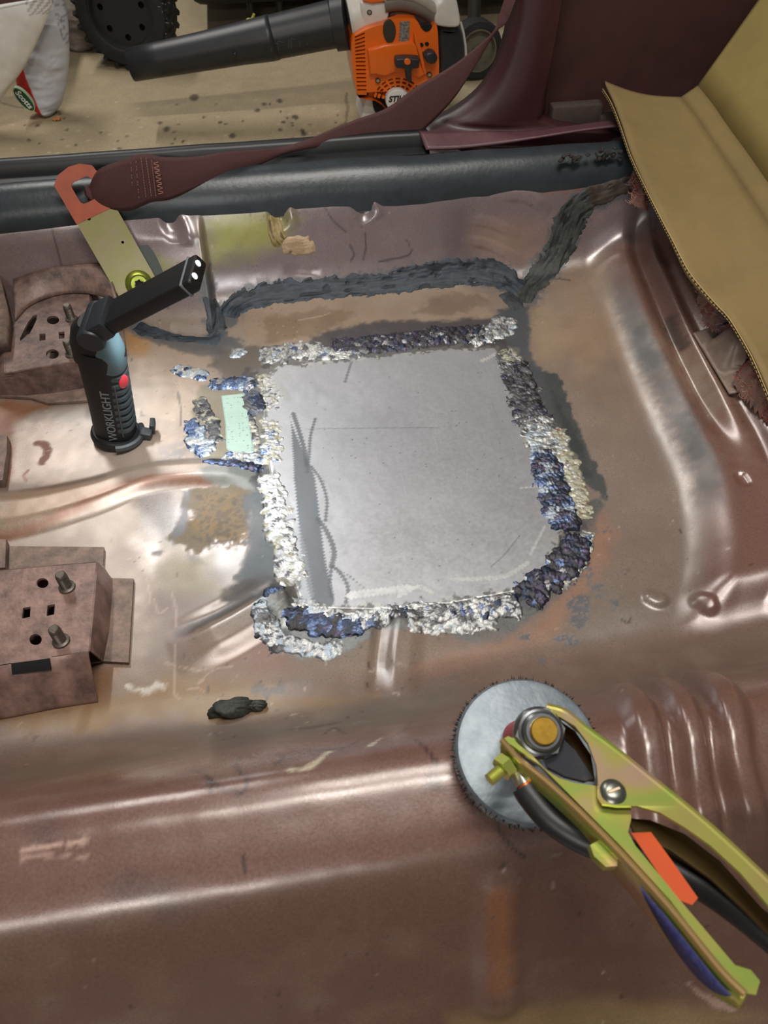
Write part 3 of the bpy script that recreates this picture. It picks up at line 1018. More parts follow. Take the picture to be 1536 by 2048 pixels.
def primer_fn(x, s, d):
    n = fbm(x, s, 0.03, 211, 3)
    col = lin(150, 172, 160) * (1 + 0.08 * (n - 0.5))[..., None]
    r = np.random.default_rng(9)
    for k in range(70):
        u, v = r.uniform(440, 515), r.uniform(790, 910)
        c = W([(u, v)])[0]
        m = 1 - sstep(0.0003, 0.0012, np.hypot(x - c[0], s - c[1]))
        col = col * (1 - 0.7 * m[..., None]) + lin(70, 76, 72) * 0.7 * m[..., None]
    return np.clip(col, 0, 1), np.stack([0 * x + 0.05, 0 * x + 0.42, 0 * x + 0.2], -1)


sheet('primer_plate', [(440, 792), (488, 784), (500, 830), (512, 905), (470, 912), (452, 900), (446, 850)], 0.0012, 0.0010, m_steel, pan, primer_fn, 'small pale mint primed plate beside the repair sheet')

# ---- weld beads: overlapping puddles of metal, ground down in places
TINT = {'white': ((200, 200, 197), 0.8, 0.34), 'silver': ((172, 172, 174), 0.9, 0.30), 'straw': ((168, 164, 144), 0.55, 0.45), 'grey': ((104, 104, 106), 0.7, 0.42),
        'dark': ((64, 62, 66), 0.7, 0.36), 'violet': ((84, 78, 98), 0.8, 0.30), 'blue': ((102, 120, 156), 0.85, 0.28), 'navy': ((60, 67, 86), 0.8, 0.30), 'pale': ((166, 176, 186), 0.65, 0.34),
        'rust': ((120, 84, 56), 0.1, 0.7)}


def weld(name, pts, palette, seed, height=0.0026, size=(2.2, 5.5), density=0.8, along=2.3, edge=0.48, rough_fine=0.0005):
    rng = np.random.default_rng(seed)
    keys = list(palette)
    pr = np.array([palette[k] for k in keys], float)
    pr /= pr.sum()

    def fn(t, j, x, s, hw, tot):
        lat = j * hw
        n = int(density * tot * 2 * hw.mean() / (0.0034 ** 2)) + 4
        H = np.zeros(t.shape)
        col = np.zeros(t.shape + (3,))
        prm = np.zeros(t.shape + (3,))
        c0, m0, r0 = TINT[keys[int(np.argmax(pr))]]
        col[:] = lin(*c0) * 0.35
        prm[:] = (m0, r0 + 0.1, 0.8)
        hm = hw.mean()
        for k in range(n):
            bt = rng.uniform(-0.003, tot + 0.003)
            bj = np.clip(rng.normal(0, 0.42), -0.95, 0.95) * hm
            r = rng.uniform(*size) / 1000.0
            al = rng.uniform(1.0, along)
            an = math.pi / 2 + rng.normal(0, 0.6)
            ca, sa = math.cos(an), math.sin(an)
            hh = height * 0.85 * rng.uniform(0.35, 1.0)
            kind = TINT[keys[rng.choice(len(keys), p=pr)]]
            i0, i1 = np.searchsorted(t[:, 0], [bt - r * al * 1.2, bt + r * al * 1.2])
            if i1 <= i0:
                continue
            w = slice(i0, i1)
            dt, dj = t[w] - bt, lat[w] - bj
            a = (dt * ca + dj * sa) / (r * al)
            b = (-dt * sa + dj * ca) / r
            rr = a * a + b * b
            dome = np.sqrt(np.clip(1 - rr, 0, 1))
            cand = hh * dome * (1 + 0.16 * np.sin(a * 16 + 2 * b))
            m = (cand > H[w] * rng.uniform(0.75, 1.0)) & (rr < 1)
            H[w] = np.where(m, np.maximum(cand, H[w] * 0.9), H[w])
            shade = (1 + 0.30 * (rng.random() - 0.5)) * (1 + 0.22 * np.sin(b * rng.uniform(8, 15) + rng.uniform(0, 6))) * (0.62 + 0.38 * np.clip(1 - rr, 0, 1) ** 0.35)  # rims darkened: oxide, and crevice shade put into the colour
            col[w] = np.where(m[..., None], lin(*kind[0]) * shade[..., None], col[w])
            prm[w] = np.where(m[..., None], np.array([kind[1], kind[2], 0.9]), prm[w])
        fn_ = fbm(x, s, 0.0022, seed + 3, 3, 0.6)
        H = H + rough_fine * 2 * (fn_ - 0.5) + height * 0.25 * (1 - j * j)
        e = np.abs(j) + edge * 2 * (fbm(x, s, 0.008, seed + 9, 3, 0.65) - 0.5)
        endf = np.minimum(t, tot - t) / 0.013
        e = np.maximum(e, 1.25 - endf * 0.6 + 0.5 * (fbm(x, s, 0.006, seed + 19, 3, 0.65) - 0.5))
        H = np.where(e > 0.70, H * np.clip(1 - (e - 0.70) * 2.5, 0, 1) - (e - 0.70) * 0.006, H)
        col = col * (0.85 + 0.3 * fn_)[..., None]
        return H, np.clip(col, 0, 1), prm
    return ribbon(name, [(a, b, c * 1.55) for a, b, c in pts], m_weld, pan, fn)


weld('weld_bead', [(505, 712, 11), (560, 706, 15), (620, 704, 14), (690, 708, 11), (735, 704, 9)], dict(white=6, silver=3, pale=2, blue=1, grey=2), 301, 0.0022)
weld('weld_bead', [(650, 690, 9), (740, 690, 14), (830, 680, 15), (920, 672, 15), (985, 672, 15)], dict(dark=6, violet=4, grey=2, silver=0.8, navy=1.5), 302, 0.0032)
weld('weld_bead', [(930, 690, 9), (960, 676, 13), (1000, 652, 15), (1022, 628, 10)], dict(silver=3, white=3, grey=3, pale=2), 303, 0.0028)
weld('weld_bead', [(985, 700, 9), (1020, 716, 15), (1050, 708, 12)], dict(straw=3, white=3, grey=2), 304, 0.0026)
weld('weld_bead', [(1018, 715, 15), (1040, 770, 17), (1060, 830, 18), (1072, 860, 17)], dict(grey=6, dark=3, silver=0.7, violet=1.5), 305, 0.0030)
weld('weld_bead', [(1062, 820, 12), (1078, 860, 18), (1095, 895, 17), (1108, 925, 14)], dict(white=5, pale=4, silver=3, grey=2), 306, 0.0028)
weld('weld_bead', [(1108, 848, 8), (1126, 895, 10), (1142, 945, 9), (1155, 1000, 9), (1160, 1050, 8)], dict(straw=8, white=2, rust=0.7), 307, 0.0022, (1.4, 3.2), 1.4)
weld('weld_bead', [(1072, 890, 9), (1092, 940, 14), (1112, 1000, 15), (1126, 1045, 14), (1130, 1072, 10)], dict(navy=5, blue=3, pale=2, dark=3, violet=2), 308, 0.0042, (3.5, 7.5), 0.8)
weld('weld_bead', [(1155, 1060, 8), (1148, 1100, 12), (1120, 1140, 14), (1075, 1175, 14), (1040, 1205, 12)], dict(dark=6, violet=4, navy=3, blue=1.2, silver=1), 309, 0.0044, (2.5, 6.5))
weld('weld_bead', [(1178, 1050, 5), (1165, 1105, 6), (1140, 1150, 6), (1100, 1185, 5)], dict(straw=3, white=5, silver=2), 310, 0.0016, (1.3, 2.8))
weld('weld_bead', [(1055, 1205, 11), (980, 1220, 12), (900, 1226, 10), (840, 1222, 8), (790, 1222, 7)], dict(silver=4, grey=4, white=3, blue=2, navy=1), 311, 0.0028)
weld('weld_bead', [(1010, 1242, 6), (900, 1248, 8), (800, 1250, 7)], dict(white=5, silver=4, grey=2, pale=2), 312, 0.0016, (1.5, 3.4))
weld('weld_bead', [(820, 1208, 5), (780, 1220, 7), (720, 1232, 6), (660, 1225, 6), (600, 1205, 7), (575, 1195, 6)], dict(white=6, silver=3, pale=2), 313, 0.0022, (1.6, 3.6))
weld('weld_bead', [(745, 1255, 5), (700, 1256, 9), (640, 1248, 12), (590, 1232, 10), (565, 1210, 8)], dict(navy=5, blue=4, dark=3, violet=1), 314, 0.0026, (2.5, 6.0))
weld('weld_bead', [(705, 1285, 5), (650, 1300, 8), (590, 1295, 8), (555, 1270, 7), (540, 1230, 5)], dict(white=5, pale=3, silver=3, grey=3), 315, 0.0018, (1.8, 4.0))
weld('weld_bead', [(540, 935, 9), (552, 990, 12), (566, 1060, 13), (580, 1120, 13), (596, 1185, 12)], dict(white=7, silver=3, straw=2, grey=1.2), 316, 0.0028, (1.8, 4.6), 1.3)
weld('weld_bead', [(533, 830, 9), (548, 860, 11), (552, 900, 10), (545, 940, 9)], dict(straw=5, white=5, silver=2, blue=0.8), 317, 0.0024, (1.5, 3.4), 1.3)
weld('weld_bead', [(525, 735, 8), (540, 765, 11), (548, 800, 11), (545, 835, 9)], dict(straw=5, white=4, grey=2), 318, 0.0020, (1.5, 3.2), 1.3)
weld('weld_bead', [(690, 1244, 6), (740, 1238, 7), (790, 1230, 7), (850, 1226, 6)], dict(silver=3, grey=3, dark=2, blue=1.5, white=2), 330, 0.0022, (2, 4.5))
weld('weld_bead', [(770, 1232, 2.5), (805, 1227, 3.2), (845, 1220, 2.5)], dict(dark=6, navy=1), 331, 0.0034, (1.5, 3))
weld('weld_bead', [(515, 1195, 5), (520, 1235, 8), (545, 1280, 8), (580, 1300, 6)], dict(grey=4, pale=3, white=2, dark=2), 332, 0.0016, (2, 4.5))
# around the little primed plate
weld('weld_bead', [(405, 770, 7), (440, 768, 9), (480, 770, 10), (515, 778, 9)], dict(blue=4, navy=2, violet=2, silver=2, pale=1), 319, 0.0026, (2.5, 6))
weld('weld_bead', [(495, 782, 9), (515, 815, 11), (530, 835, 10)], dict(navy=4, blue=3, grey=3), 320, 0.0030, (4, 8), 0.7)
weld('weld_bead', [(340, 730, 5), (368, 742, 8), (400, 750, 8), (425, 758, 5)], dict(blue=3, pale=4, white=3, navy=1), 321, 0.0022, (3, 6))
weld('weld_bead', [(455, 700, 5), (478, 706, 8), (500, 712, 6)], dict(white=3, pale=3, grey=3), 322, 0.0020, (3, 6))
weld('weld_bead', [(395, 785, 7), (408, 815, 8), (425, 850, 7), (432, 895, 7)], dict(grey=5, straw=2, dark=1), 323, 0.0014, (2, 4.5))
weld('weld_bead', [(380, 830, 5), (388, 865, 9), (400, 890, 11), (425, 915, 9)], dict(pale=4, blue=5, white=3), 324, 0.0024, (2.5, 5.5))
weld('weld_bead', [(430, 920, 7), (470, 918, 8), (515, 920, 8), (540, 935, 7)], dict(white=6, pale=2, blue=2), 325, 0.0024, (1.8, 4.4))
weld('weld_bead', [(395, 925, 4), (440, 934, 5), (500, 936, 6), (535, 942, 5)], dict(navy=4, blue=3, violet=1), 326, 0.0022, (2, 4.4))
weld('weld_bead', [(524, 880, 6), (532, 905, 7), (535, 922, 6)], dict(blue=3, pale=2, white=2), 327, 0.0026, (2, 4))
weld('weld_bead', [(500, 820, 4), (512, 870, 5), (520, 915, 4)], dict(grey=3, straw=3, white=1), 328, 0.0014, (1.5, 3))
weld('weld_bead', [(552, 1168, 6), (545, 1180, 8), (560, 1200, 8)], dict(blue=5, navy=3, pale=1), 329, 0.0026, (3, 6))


def sealer(name, pts, seed, rgb=(64, 72, 78), rgb2=(92, 98, 100), height=0.0014, streak=0.0018, edge=0.45, label=None):
    def fn(t, j, x, s, hw, tot):
        lat = j * hw
        wob = 0.004 * (fbm(t, lat * 0 + 0.3, 0.05, seed, 2) - 0.5)
        st = fbm(lat + wob, t * 0.08, streak, seed + 1, 3, 0.6)
        lump = fbm(t, lat, 0.014, seed + 2, 3, 0.6)
        crack = sstep(0.66, 0.70, fbm(t * 0.35, lat, 0.006, seed + 5, 2))
        H = height * (1 - np.abs(j) ** 3) * (0.55 + 0.8 * lump) + 0.0007 * (st - 0.5) - 0.0008 * crack
        e = np.abs(j) + edge * 2 * (fbm(t, lat, 0.012, seed + 3, 4, 0.65) - 0.5)
        e = np.maximum(e, 1.1 - np.minimum(t, tot - t) / 0.012 * 0.4)
        H = np.where(e > 0.70, H * np.clip(1 - (e - 0.70) * 2.0, 0, 1) - (e - 0.70) * 0.007, H)
        k = sstep(0.35, 0.7, 0.5 * st + 0.5 * lump)[..., None]
        col = lin(*rgb) * (1 - k) + lin(*rgb2) * k
        col = col * (1 - 0.6 * crack[..., None])
        prm = np.stack([0 * t, 0.42 + 0.25 * (lump - 0.4), 0 * t + 0.8], -1)
        return H, col, prm
    return ribbon(name, [(a, b, c * 1.3) for a, b, c in pts], m_seal, pan, fn, 0.0013, label=label)


SL = 'dark grey brushed-on seam sealer'
sealer('seam_sealer', [(452, 640, 13), (475, 612, 17), (540, 590, 16), (640, 578, 15), (760, 566, 16), (860, 550, 18), (950, 545, 20), (1010, 560, 18), (1045, 585, 13)], 401, (32, 38, 45), (60, 67, 75), label=SL)
sealer('seam_sealer', [(1195, 392, 12), (1160, 415, 20), (1135, 450, 22), (1115, 500, 19), (1085, 545, 17), (1058, 580, 14), (1045, 612, 7)], 402, (36, 38, 38), (64, 66, 63), label=SL)
sealer('seam_sealer', [(1290, 360, 8), (1240, 376, 14), (1190, 392, 15), (1160, 405, 12)], 403, (48, 40, 35), (74, 64, 56), label=SL)
sealer('seam_sealer', [(262, 640, 10), (300, 655, 13), (350, 668, 12), (400, 676, 12), (450, 682, 11)], 404, (36, 42, 48), (62, 69, 76), label=SL)
sealer('seam_sealer', [(405, 560, 3), (418, 600, 6), (430, 640, 12), (445, 670, 14)], 405, (44, 48, 52), (70, 74, 78), label=SL)
sealer('seam_sealer', [(1000, 580, 8), (1020, 600, 10), (1045, 625, 9)], 406, (40, 44, 46), (66, 70, 72), label=SL)
# smear of tan sealer down the wall
sealer('sealer_smear', [(545, 420, 7), (552, 450, 9), (562, 478, 10), (575, 492, 8)], 407, (120, 104, 58), (156, 136, 96), 0.0026, 0.0012, 0.3, 'tan sealer smeared down the inner sill')
sealer('sealer_smear', [(553, 492, 6), (585, 492, 11), (615, 490, 11), (638, 478, 6)], 408, (140, 118, 90), (176, 150, 122), 0.0022, 0.0014, 0.3, 'fan-shaped tan sealer smear on the inner sill')
# ================================================================== other parts of the car body
m_rubber = simple_mat('black_rubber', (40, 46, 50), 0.38, 0, 0.25, 40, 0.25, 160)
m_black = simple_mat('black_trim', (24, 25, 27), 0.45, 0, 0.2, 60)
m_maroon = simple_mat('maroon_paint', (54, 25, 29), 0.45, 0.0, 0.16, 26, 0.05, 300)
m_maroon_d = simple_mat('maroon_inner_panel', (54, 24, 19), 0.7, 0.0, 0.2, 20)
m_bracket = simple_mat('worn_bracket_paint', (150, 118, 108), 0.42, 0.15, 0.0, 55, 0.3, 240, rgb2=(94, 74, 68))
m_bracket_d = simple_mat('dirty_bracket_paint', (124, 98, 88), 0.5, 0.15, 0.0, 60, 0.4, 240, rgb2=(68, 54, 50))
m_bracket2 = simple_mat('worn_bracket_steel', (140, 116, 104), 0.5, 0.25, 0.0, 70, 0.3, 240, rgb2=(92, 80, 72))
m_stud = simple_mat('stud_steel', (92, 84, 76), 0.45, 0.6, 0.3, 300)
m_zinc = simple_mat('yellow_zinc_plate', (138, 122, 104), 0.42, 0.4, 0.0, 14, rgb2=(122, 122, 60))
m_orange = simple_mat('orange_primer', (146, 66, 40), 0.5, 0.0, 0.15, 50)
m_web = simple_mat('brown_webbing', (70, 38, 36), 0.75, 0, 0.14, 500, 0.5, 900)
m_thread = simple_mat('thread', (150, 104, 92), 0.8)
m_dark = simple_mat('dark_opening_shade', (14, 13, 13), 0.9)  # near-black colour standing for the shade inside slots, vents and holes


def loft(name, rowsA, rowsB, mat, parent, nt=4, bow=None, thick=0.0016, smooth_n=8, label=None):
    """Strip between two edge curves (lists of 3-D points), given a thickness."""
    A = smooth_poly(np.array(rowsA), smooth_n)
    B = smooth_poly(np.array(rowsB), smooth_n)
    n = len(A)
    t = np.linspace(0, 1, nt + 1)
    V = A[:, None] * (1 - t[None, :, None]) + B[:, None] * t[None, :, None]
    if bow is not None:
        V = V + bow(np.linspace(0, 1, n)[:, None], t[None, :])
    k = nt + 1
    ii = np.arange(n - 1)[:, None] * k + np.arange(nt)[None]
    QF = np.stack([ii, ii + 1, ii + k + 1, ii + k], -1).reshape(-1, 4)
    o = to_mesh(name, V.reshape(-1, 3), QF, mat, parent, True)
    md = o.modifiers.new('thickness', 'SOLIDIFY')
    md.thickness = thick
    md.offset = 0
    if label:
        o['label'] = label
    return o


def extrude_x(name, prof, x0, x1, mat, parent, nx=60, wob=0.0, seed=0, label=None):
    """Moulding of constant (y, z) profile running along the car."""
    pr = np.array(prof, float)
    xs = np.linspace(x0, x1, nx)
    V = np.zeros((nx, len(pr), 3))
    V[..., 0] = xs[:, None]
    V[..., 1] = pr[None, :, 0]
    V[..., 2] = pr[None, :, 1]
    if wob > 0:
        V[..., 2] += wob * (fbm(V[..., 0], V[..., 1], 0.12, seed, 3) - 0.5)
        V[..., 1] += wob * (fbm(V[..., 0], V[..., 2] * 0, 0.2, seed + 4, 2) - 0.5)
    k = len(pr)
    ii = np.arange(nx - 1)[:, None] * k + np.arange(k - 1)[None]
    QF = np.stack([ii, ii + k, ii + k + 1, ii + 1], -1).reshape(-1, 4)
    o = to_mesh(name, V.reshape(-1, 3), QF, mat, parent, True, flat_angle=50)
    if label:
        o['label'] = label
    return o


# sill: rubber weatherstrip, black outer trim, rocker
ws = smooth_poly([(0.950, 0.098), (0.951, 0.118), (0.958, 0.133), (0.972, 0.146), (0.988, 0.149), (1.002, 0.142), (1.010, 0.130), (1.012, 0.115)], 6)
extrude_x('weatherstrip', ws, -0.74, 0.50, m_rubber, car, 80, 0.006, 3, 'black rubber weatherstrip along the door sill')
tr = [(1.012, 0.112), (1.014, 0.136), (1.022, 0.1395), (1.030, 0.139), (1.032, 0.152), (1.036, 0.156), (1.044, 0.156), (1.048, 0.152), (1.050, 0.10), (1.062, 0.02), (1.075, -0.05), (1.06, -0.12), (0.96, -0.13)]
extrude_x('sill_trim', tr, -0.74, 0.218, m_black, car, 40, 0.003, 6, 'black door sill trim outside the rubber strip')
# thin aluminium lip showing at the right end of the sill
bm = bmesh.new()
bm_tube(bm, [at_y(690, 294, 1.052), at_y(760, 288, 1.052), at_y(845, 279, 1.052)], 0.0022, 8, flat=0.5)
bm_obj('sill_lip', bm, simple_mat('dull_tan_lip', (132, 112, 92), 0.5, 0.3), car)['label'] = 'thin tan metal lip on the sill'
bm = bmesh.new()
bm_box(bm, (-0.0, 0, 0), (0.05, 0.008, 0.006), 0.001, 1, Matrix.Translation(Vector(at_y(640, 296, 1.046))))
bm_obj('trim_clip', bm, m_black, car)

# C-pillar: curved foot flowing into the upright
PYF = 1.045
rowv = [300, 288, 276, 268, 258, 246, 232, 214, 192, 165, 130, 90, 45, 0, -80, -180, -300, -430]
lft = [905, 880, 856, 845, 868, 892, 918, 944, 968, 988, 1005, 1018, 1028, 1034, 1042, 1050, 1060, 1070]
rgt = [1250, 1252, 1248, 1235, 1160, 1104, 1100, 1101, 1104, 1109, 1115, 1122, 1130, 1137, 1150, 1166, 1186, 1206]
nt = 22
V = []
for v, a, b in zip(rowv, lft, rgt):
    row = []
    for k in range(nt + 1):
        t = k / nt
        d = 0.030 * math.exp(-t / 0.07) + 0.020 * float(sstep(0.90, 1.0, np.array(t))) + 0.006 * math.cos(2 * math.pi * t) * 0.6
        if v > 262:
            d -= 0.022 * min(1, (v - 262) / 12.0)
        p = at_y(a + (b - a) * t, v, PYF)
        row.append((p[0], PYF + d, p[2]))
    V.append(row)
V = np.array(V)
Vs = np.stack([smooth_poly(V[:, k], 5) for k in range(nt + 1)], 1)
n = len(Vs)
kk = nt + 1
ii = np.arange(n - 1)[:, None] * kk + np.arange(nt)[None]
QF = np.stack([ii, ii + kk, ii + kk + 1, ii + 1], -1).reshape(-1, 4)
pil = to_mesh('pillar', Vs.reshape(-1, 3), QF, m_maroon, car, True)
md = pil.modifiers.new('thickness', 'SOLIDIFY')
md.thickness = 0.006
md.offset = 1
tag(pil, 'maroon painted door pillar with a curved foot')
# light mauve flange at the pillar's foot
fl_t = [at_y(u, v, 1.036) for u, v in ((838, 263), (900, 266), (960, 263), (1040, 264), (1130, 254), (1235, 240))]
fl_b = [at_y(u, v, 1.012) for u, v in ((852, 300), (920, 297), (1000, 288), (1080, 275), (1160, 262), (1240, 252))]
loft('pillar_flange', fl_t, fl_b, simple_mat('mauve_flange', (84, 54, 60), 0.45, 0.0, 0.14, 90), pil, 6, None, 0.003, label='mauve flange at the foot of the pillar')
rg = np.random.default_rng(3)
bm = bmesh.new()
for k in range(9):
    u, v = 950 + k * 2.6 + rg.uniform(-3, 3), 236 - k * 2.8 + rg.uniform(-3, 3)
    p = at_y(u + 6, v, PYF + 0.010)
    bmesh.ops.create_icosphere(bm, subdivisions=2, radius=rg.uniform(0.0022, 0.0036), matrix=Matrix.Translation(Vector(p)) @ Matrix.Diagonal((1.2, 0.7, 0.9, 1)))
bm_obj('paint_blister', bm, simple_mat('blister', (128, 82, 76), 0.5), pil)

# inner quarter panel behind
xs = np.linspace(0.33, 1.25, 60)
zs = np.linspace(0.02, 0.72, 40)
x, z = np.meshgrid(xs, zs, indexing='ij')
dc = at_y(1132, 172, 1.10)
dr = np.hypot(x - dc[0], z - dc[2])
y = 1.10 + 0.02 * sstep(0.5, 0.9, x) + 0.006 * (fbm(x, z, 0.2, 55, 2) - 0.5) + 0.006 * (1 - sstep(0.006, 0.014, dr))
ii = np.arange(59)[:, None] * 40 + np.arange(39)[None]
q = to_mesh('quarter_panel', np.stack([x, y, z], -1).reshape(-1, 3), np.stack([ii, ii + 40, ii + 41, ii + 1], -1).reshape(-1, 4), m_maroon_d, car, True)
q.modifiers.new('thickness', 'SOLIDIFY').thickness = 0.006
tag(q, 'dark maroon inner quarter panel behind the pillar')
bm = bmesh.new()
bm_box(bm, (0, 0, 0), (0.075, 0.02, 0.030), 0.004, 2, Matrix.Translation(Vector(at_y(1150, 228, 1.075))))
bm_box(bm, (0.09, 0, -0.012), (0.11, 0.02, 0.02), 0.003, 2, Matrix.Translation(Vector(at_y(1150, 228, 1.07))))
bm_obj('panel_lip', bm, simple_mat('dusty_lip', (62, 50, 46), 0.7, 0, 0.2, 80), q)

# rubber end of the sill and crumbled sealer at the right
bm = bmesh.new()
for k in range(18):
    u = rg.uniform(1120, 1262)
    v = rg.uniform(304, 330) - (u - 1080) * 0.10 + 6
    p = at_y(u, v, rg.uniform(0.952, 0.956))
    bm_box(bm, (0, 0, 0), (rg.uniform(0.004, 0.012), 0.006, rg.uniform(0.002, 0.006)), 0.001, 1, Matrix.Translation(Vector(p)) @ Matrix.Rotation(rg.uniform(-1, 1), 4, 'Y') @ Matrix.Rotation(rg.uniform(-1, 1), 4, 'Z'))
o = bm_obj('sealer_crumb', bm, simple_mat('dark_crumb', (38, 34, 32), 0.8, 0, 0.4, 200), car)
tag(o, 'crumbled dark sealer at the end of the sill', kind='stuff')


# ---- seat brackets on the floor
def px_z(pts, z):
    return [tuple(at_z(u, v, z)[:2]) for u, v in pts]


def strip_faces(bm, a, b, th=0.0025):
    """Wall between two equal-length 3-D polylines with a thickness inward."""
    va = [bm.verts.new(p) for p in a]
    vb = [bm.verts.new(p) for p in b]
    fs = []
    for i in range(len(a) - 1):
        fs.append(bm.faces.new((va[i], va[i + 1], vb[i + 1], vb[i])))
    return fs


def stud(parent, base, h, r=0.0052):
    bm = bmesh.new()
    prof = [(0, 0), (r * 1.5, 0), (r * 1.4, 0.003), (r, 0.004)]
    z = 0.004
    while z < h - 0.004:
        prof += [(r, z), (r * 0.88, z + 0.0006), (r * 0.88, z + 0.0009), (r, z + 0.0014)]
        z += 0.0016
    prof += [(r * 0.9, h - 0.001), (r * 0.7, h), (0, h)]
    bm_lathe(bm, prof, 16, Matrix.Translation(Vector(base)))
    return bm_obj('stud', bm, m_stud, parent, True, 40)


def seat_bracket(top_px, zt, holes_px, floor_front, floor_right, floor_back, studs_px, label, mat, stud_h=0.022):
    lo = np.array(px_z(top_px, zt))
    o_xy = lo.mean(0)
    root = empty('seat_bracket', (0, 0, 0))
    root.parent = car
    root['label'] = label
    bm = bmesh.new()
    bm_plate(bm, px_z(top_px, zt), [px_z(h, zt) for h in holes_px], zt - 0.003, zt)
    bmesh.ops.recalc_face_normals(bm, faces=bm.faces[:])
    bm_obj('top_plate', bm, mat, root, True, 30)
    for nm, pts in (('front_flange', floor_front), ('side_flange', floor_right), ('rear_flange', floor_back)):
        if pts is None:
            continue
        up = [at_z(u, v, zt - 0.0005) for (u, v), _ in pts]
        mid = []
        dn = []
        for (a, (u, v)) in zip(up, [b for _, b in pts]):
            p = at_z(u, v, 0.004)
            dn.append(p)
            mid.append(np.array([a[0] * 0.75 + p[0] * 0.25, a[1] * 0.75 + p[1] * 0.25, zt - 0.006]))
        ext = [np.array(p) + (np.array(p) - np.array(m)) * 0.0 - np.array([0, 0, 0.004]) for p, m in zip(dn, mid)]
        V = np.array([up, mid, dn, ext])
        Vs = np.stack([smooth_poly(V[:, k], 5) for k in range(V.shape[1])], 0)
        k = Vs.shape[1]
        ii = np.arange(Vs.shape[0] - 1)[:, None] * k + np.arange(k - 1)[None]
        o = to_mesh(nm, Vs.reshape(-1, 3), np.stack([ii, ii + 1, ii + k + 1, ii + k], -1).reshape(-1, 4), mat, root, True)
        md = o.modifiers.new('thickness', 'SOLIDIFY')
        md.thickness = 0.0026
        md.offset = 0
    for (u, v) in studs_px:
        p = at_z(u, v, zt + stud_h)
        stud(root, (p[0], p[1], zt - 0.001), stud_h)
    return root


def base_plate(name, px, z, mat, label=None, th=0.002):
    bm = bmesh.new()
    bm_plate(bm, px_z(px, z), [], z - th, z)
    o = bm_obj(name, bm, mat, car, True, 30)
    if label:
        o['label'] = label
    return o


def pxc(cx, cy, rx, ry, n=18, rot=0.0):
    return [(cx + rx * math.cos(a) * math.cos(rot) - ry * math.sin(a) * math.sin(rot), cy + rx * math.cos(a) * math.sin(rot) + ry * math.sin(a) * math.cos(rot)) for a in np.linspace(0, 2 * math.pi, n, endpoint=False)]


# far bracket
base_plate('bracket_base', [(-30, 790), (60, 795), (95, 806), (180, 800), (225, 785), (246, 745), (252, 700), (246, 655), (235, 620), (180, 600), (40, 610), (-30, 640)], 0.0045, m_bracket2, 'worn steel base sheet under the far seat bracket', 0.0035)
sb1 = seat_bracket([(12, 746), (11, 715), (24, 676), (31, 640), (44, 618), (76, 604), (118, 588), (178, 586), (180, 620), (178, 665), (174, 718), (120, 726), (60, 737)], 0.040,
                   [pxc(106, 640, 12.5, 8.5), pxc(105, 708, 13, 9.5), [(79, 668), (91, 667), (91, 680), (79, 682)], [(117, 664), (129, 663), (129, 676), (118, 678)],
                    [(74, 629), (73, 640), (66, 655), (59, 668), (55, 669), (48, 676), (40, 682), (40, 676), (48, 660), (56, 644), (66, 632)]],
                   [((12, 746), (-30, 790)), ((60, 737), (55, 790)), ((120, 726), (110, 785)), ((174, 718), (172, 775))],
                   [((174, 718), (205, 775)), ((178, 665), (212, 720)), ((180, 620), (214, 670)), ((178, 586), (212, 640))],
                   [((31, 640), (22, 690)), ((24, 676), (-6, 735)), ((11, 715), (-26, 765)), ((12, 746), (-30, 790))],
                   [(132, 608), (132, 679)], 'dirty pinkish-brown seat bracket by the sill with two studs', m_bracket_d)
# window pressed in the front flange: framed dark slot
bm = bmesh.new()
wz = 0.020
pw = [at_z(u, v, wz + 0.006) for u, v in ((74, 733), (139, 728))] + [at_z(u, v, wz - 0.012) for u, v in ((141, 757), (80, 764))]
c = sum(np.array(p) for p in pw) / 4
nn = np.cross(np.array(pw[1]) - pw[0], np.array(pw[3]) - pw[0])
nn /= np.linalg.norm(nn)
if nn[1] > 0:
    nn = -nn
ov = [Vector(c + (np.array(p) - c) * 1.12 + nn * 0.0028) for p in pw]
iv = [Vector(np.array(p) + nn * 0.0034) for p in pw]
bo = [bm.verts.new(p) for p in ov]
bi = [bm.verts.new(p) for p in iv]
for i in range(4):
    j = (i + 1) % 4
    bm.faces.new((bo[i], bo[j], bi[j], bi[i]))
bm_obj('slot_rim', bm, m_bracket_d, sb1)
bm = bmesh.new()
bm.faces.new([bm.verts.new(Vector(np.array(p) + nn * 0.0016)) for p in pw])
for p in list(bm.verts):
    pass
ex = bmesh.ops.extrude_face_region(bm, geom=bm.faces[:])
for g in ex['geom']:
    if isinstance(g, bmesh.types.BMVert):
        g.co -= Vector(nn) * 0.001
bm_obj('slot_opening', bm, m_dark, sb1)
# upright flange standing against the sill behind the far bracket
up_t = [at_y(u, v, 0.925) for u, v in ((27, 560), (65, 546), (104, 535), (160, 529), (216, 527))]
up_b = [at_z(u, v, 0.0405) for u, v in ((30, 642), (62, 611), (118, 590), (178, 588), (236, 604))]
loft('upright_flange', up_t, up_b, m_bracket_d, sb1, 6, None, 0.003)

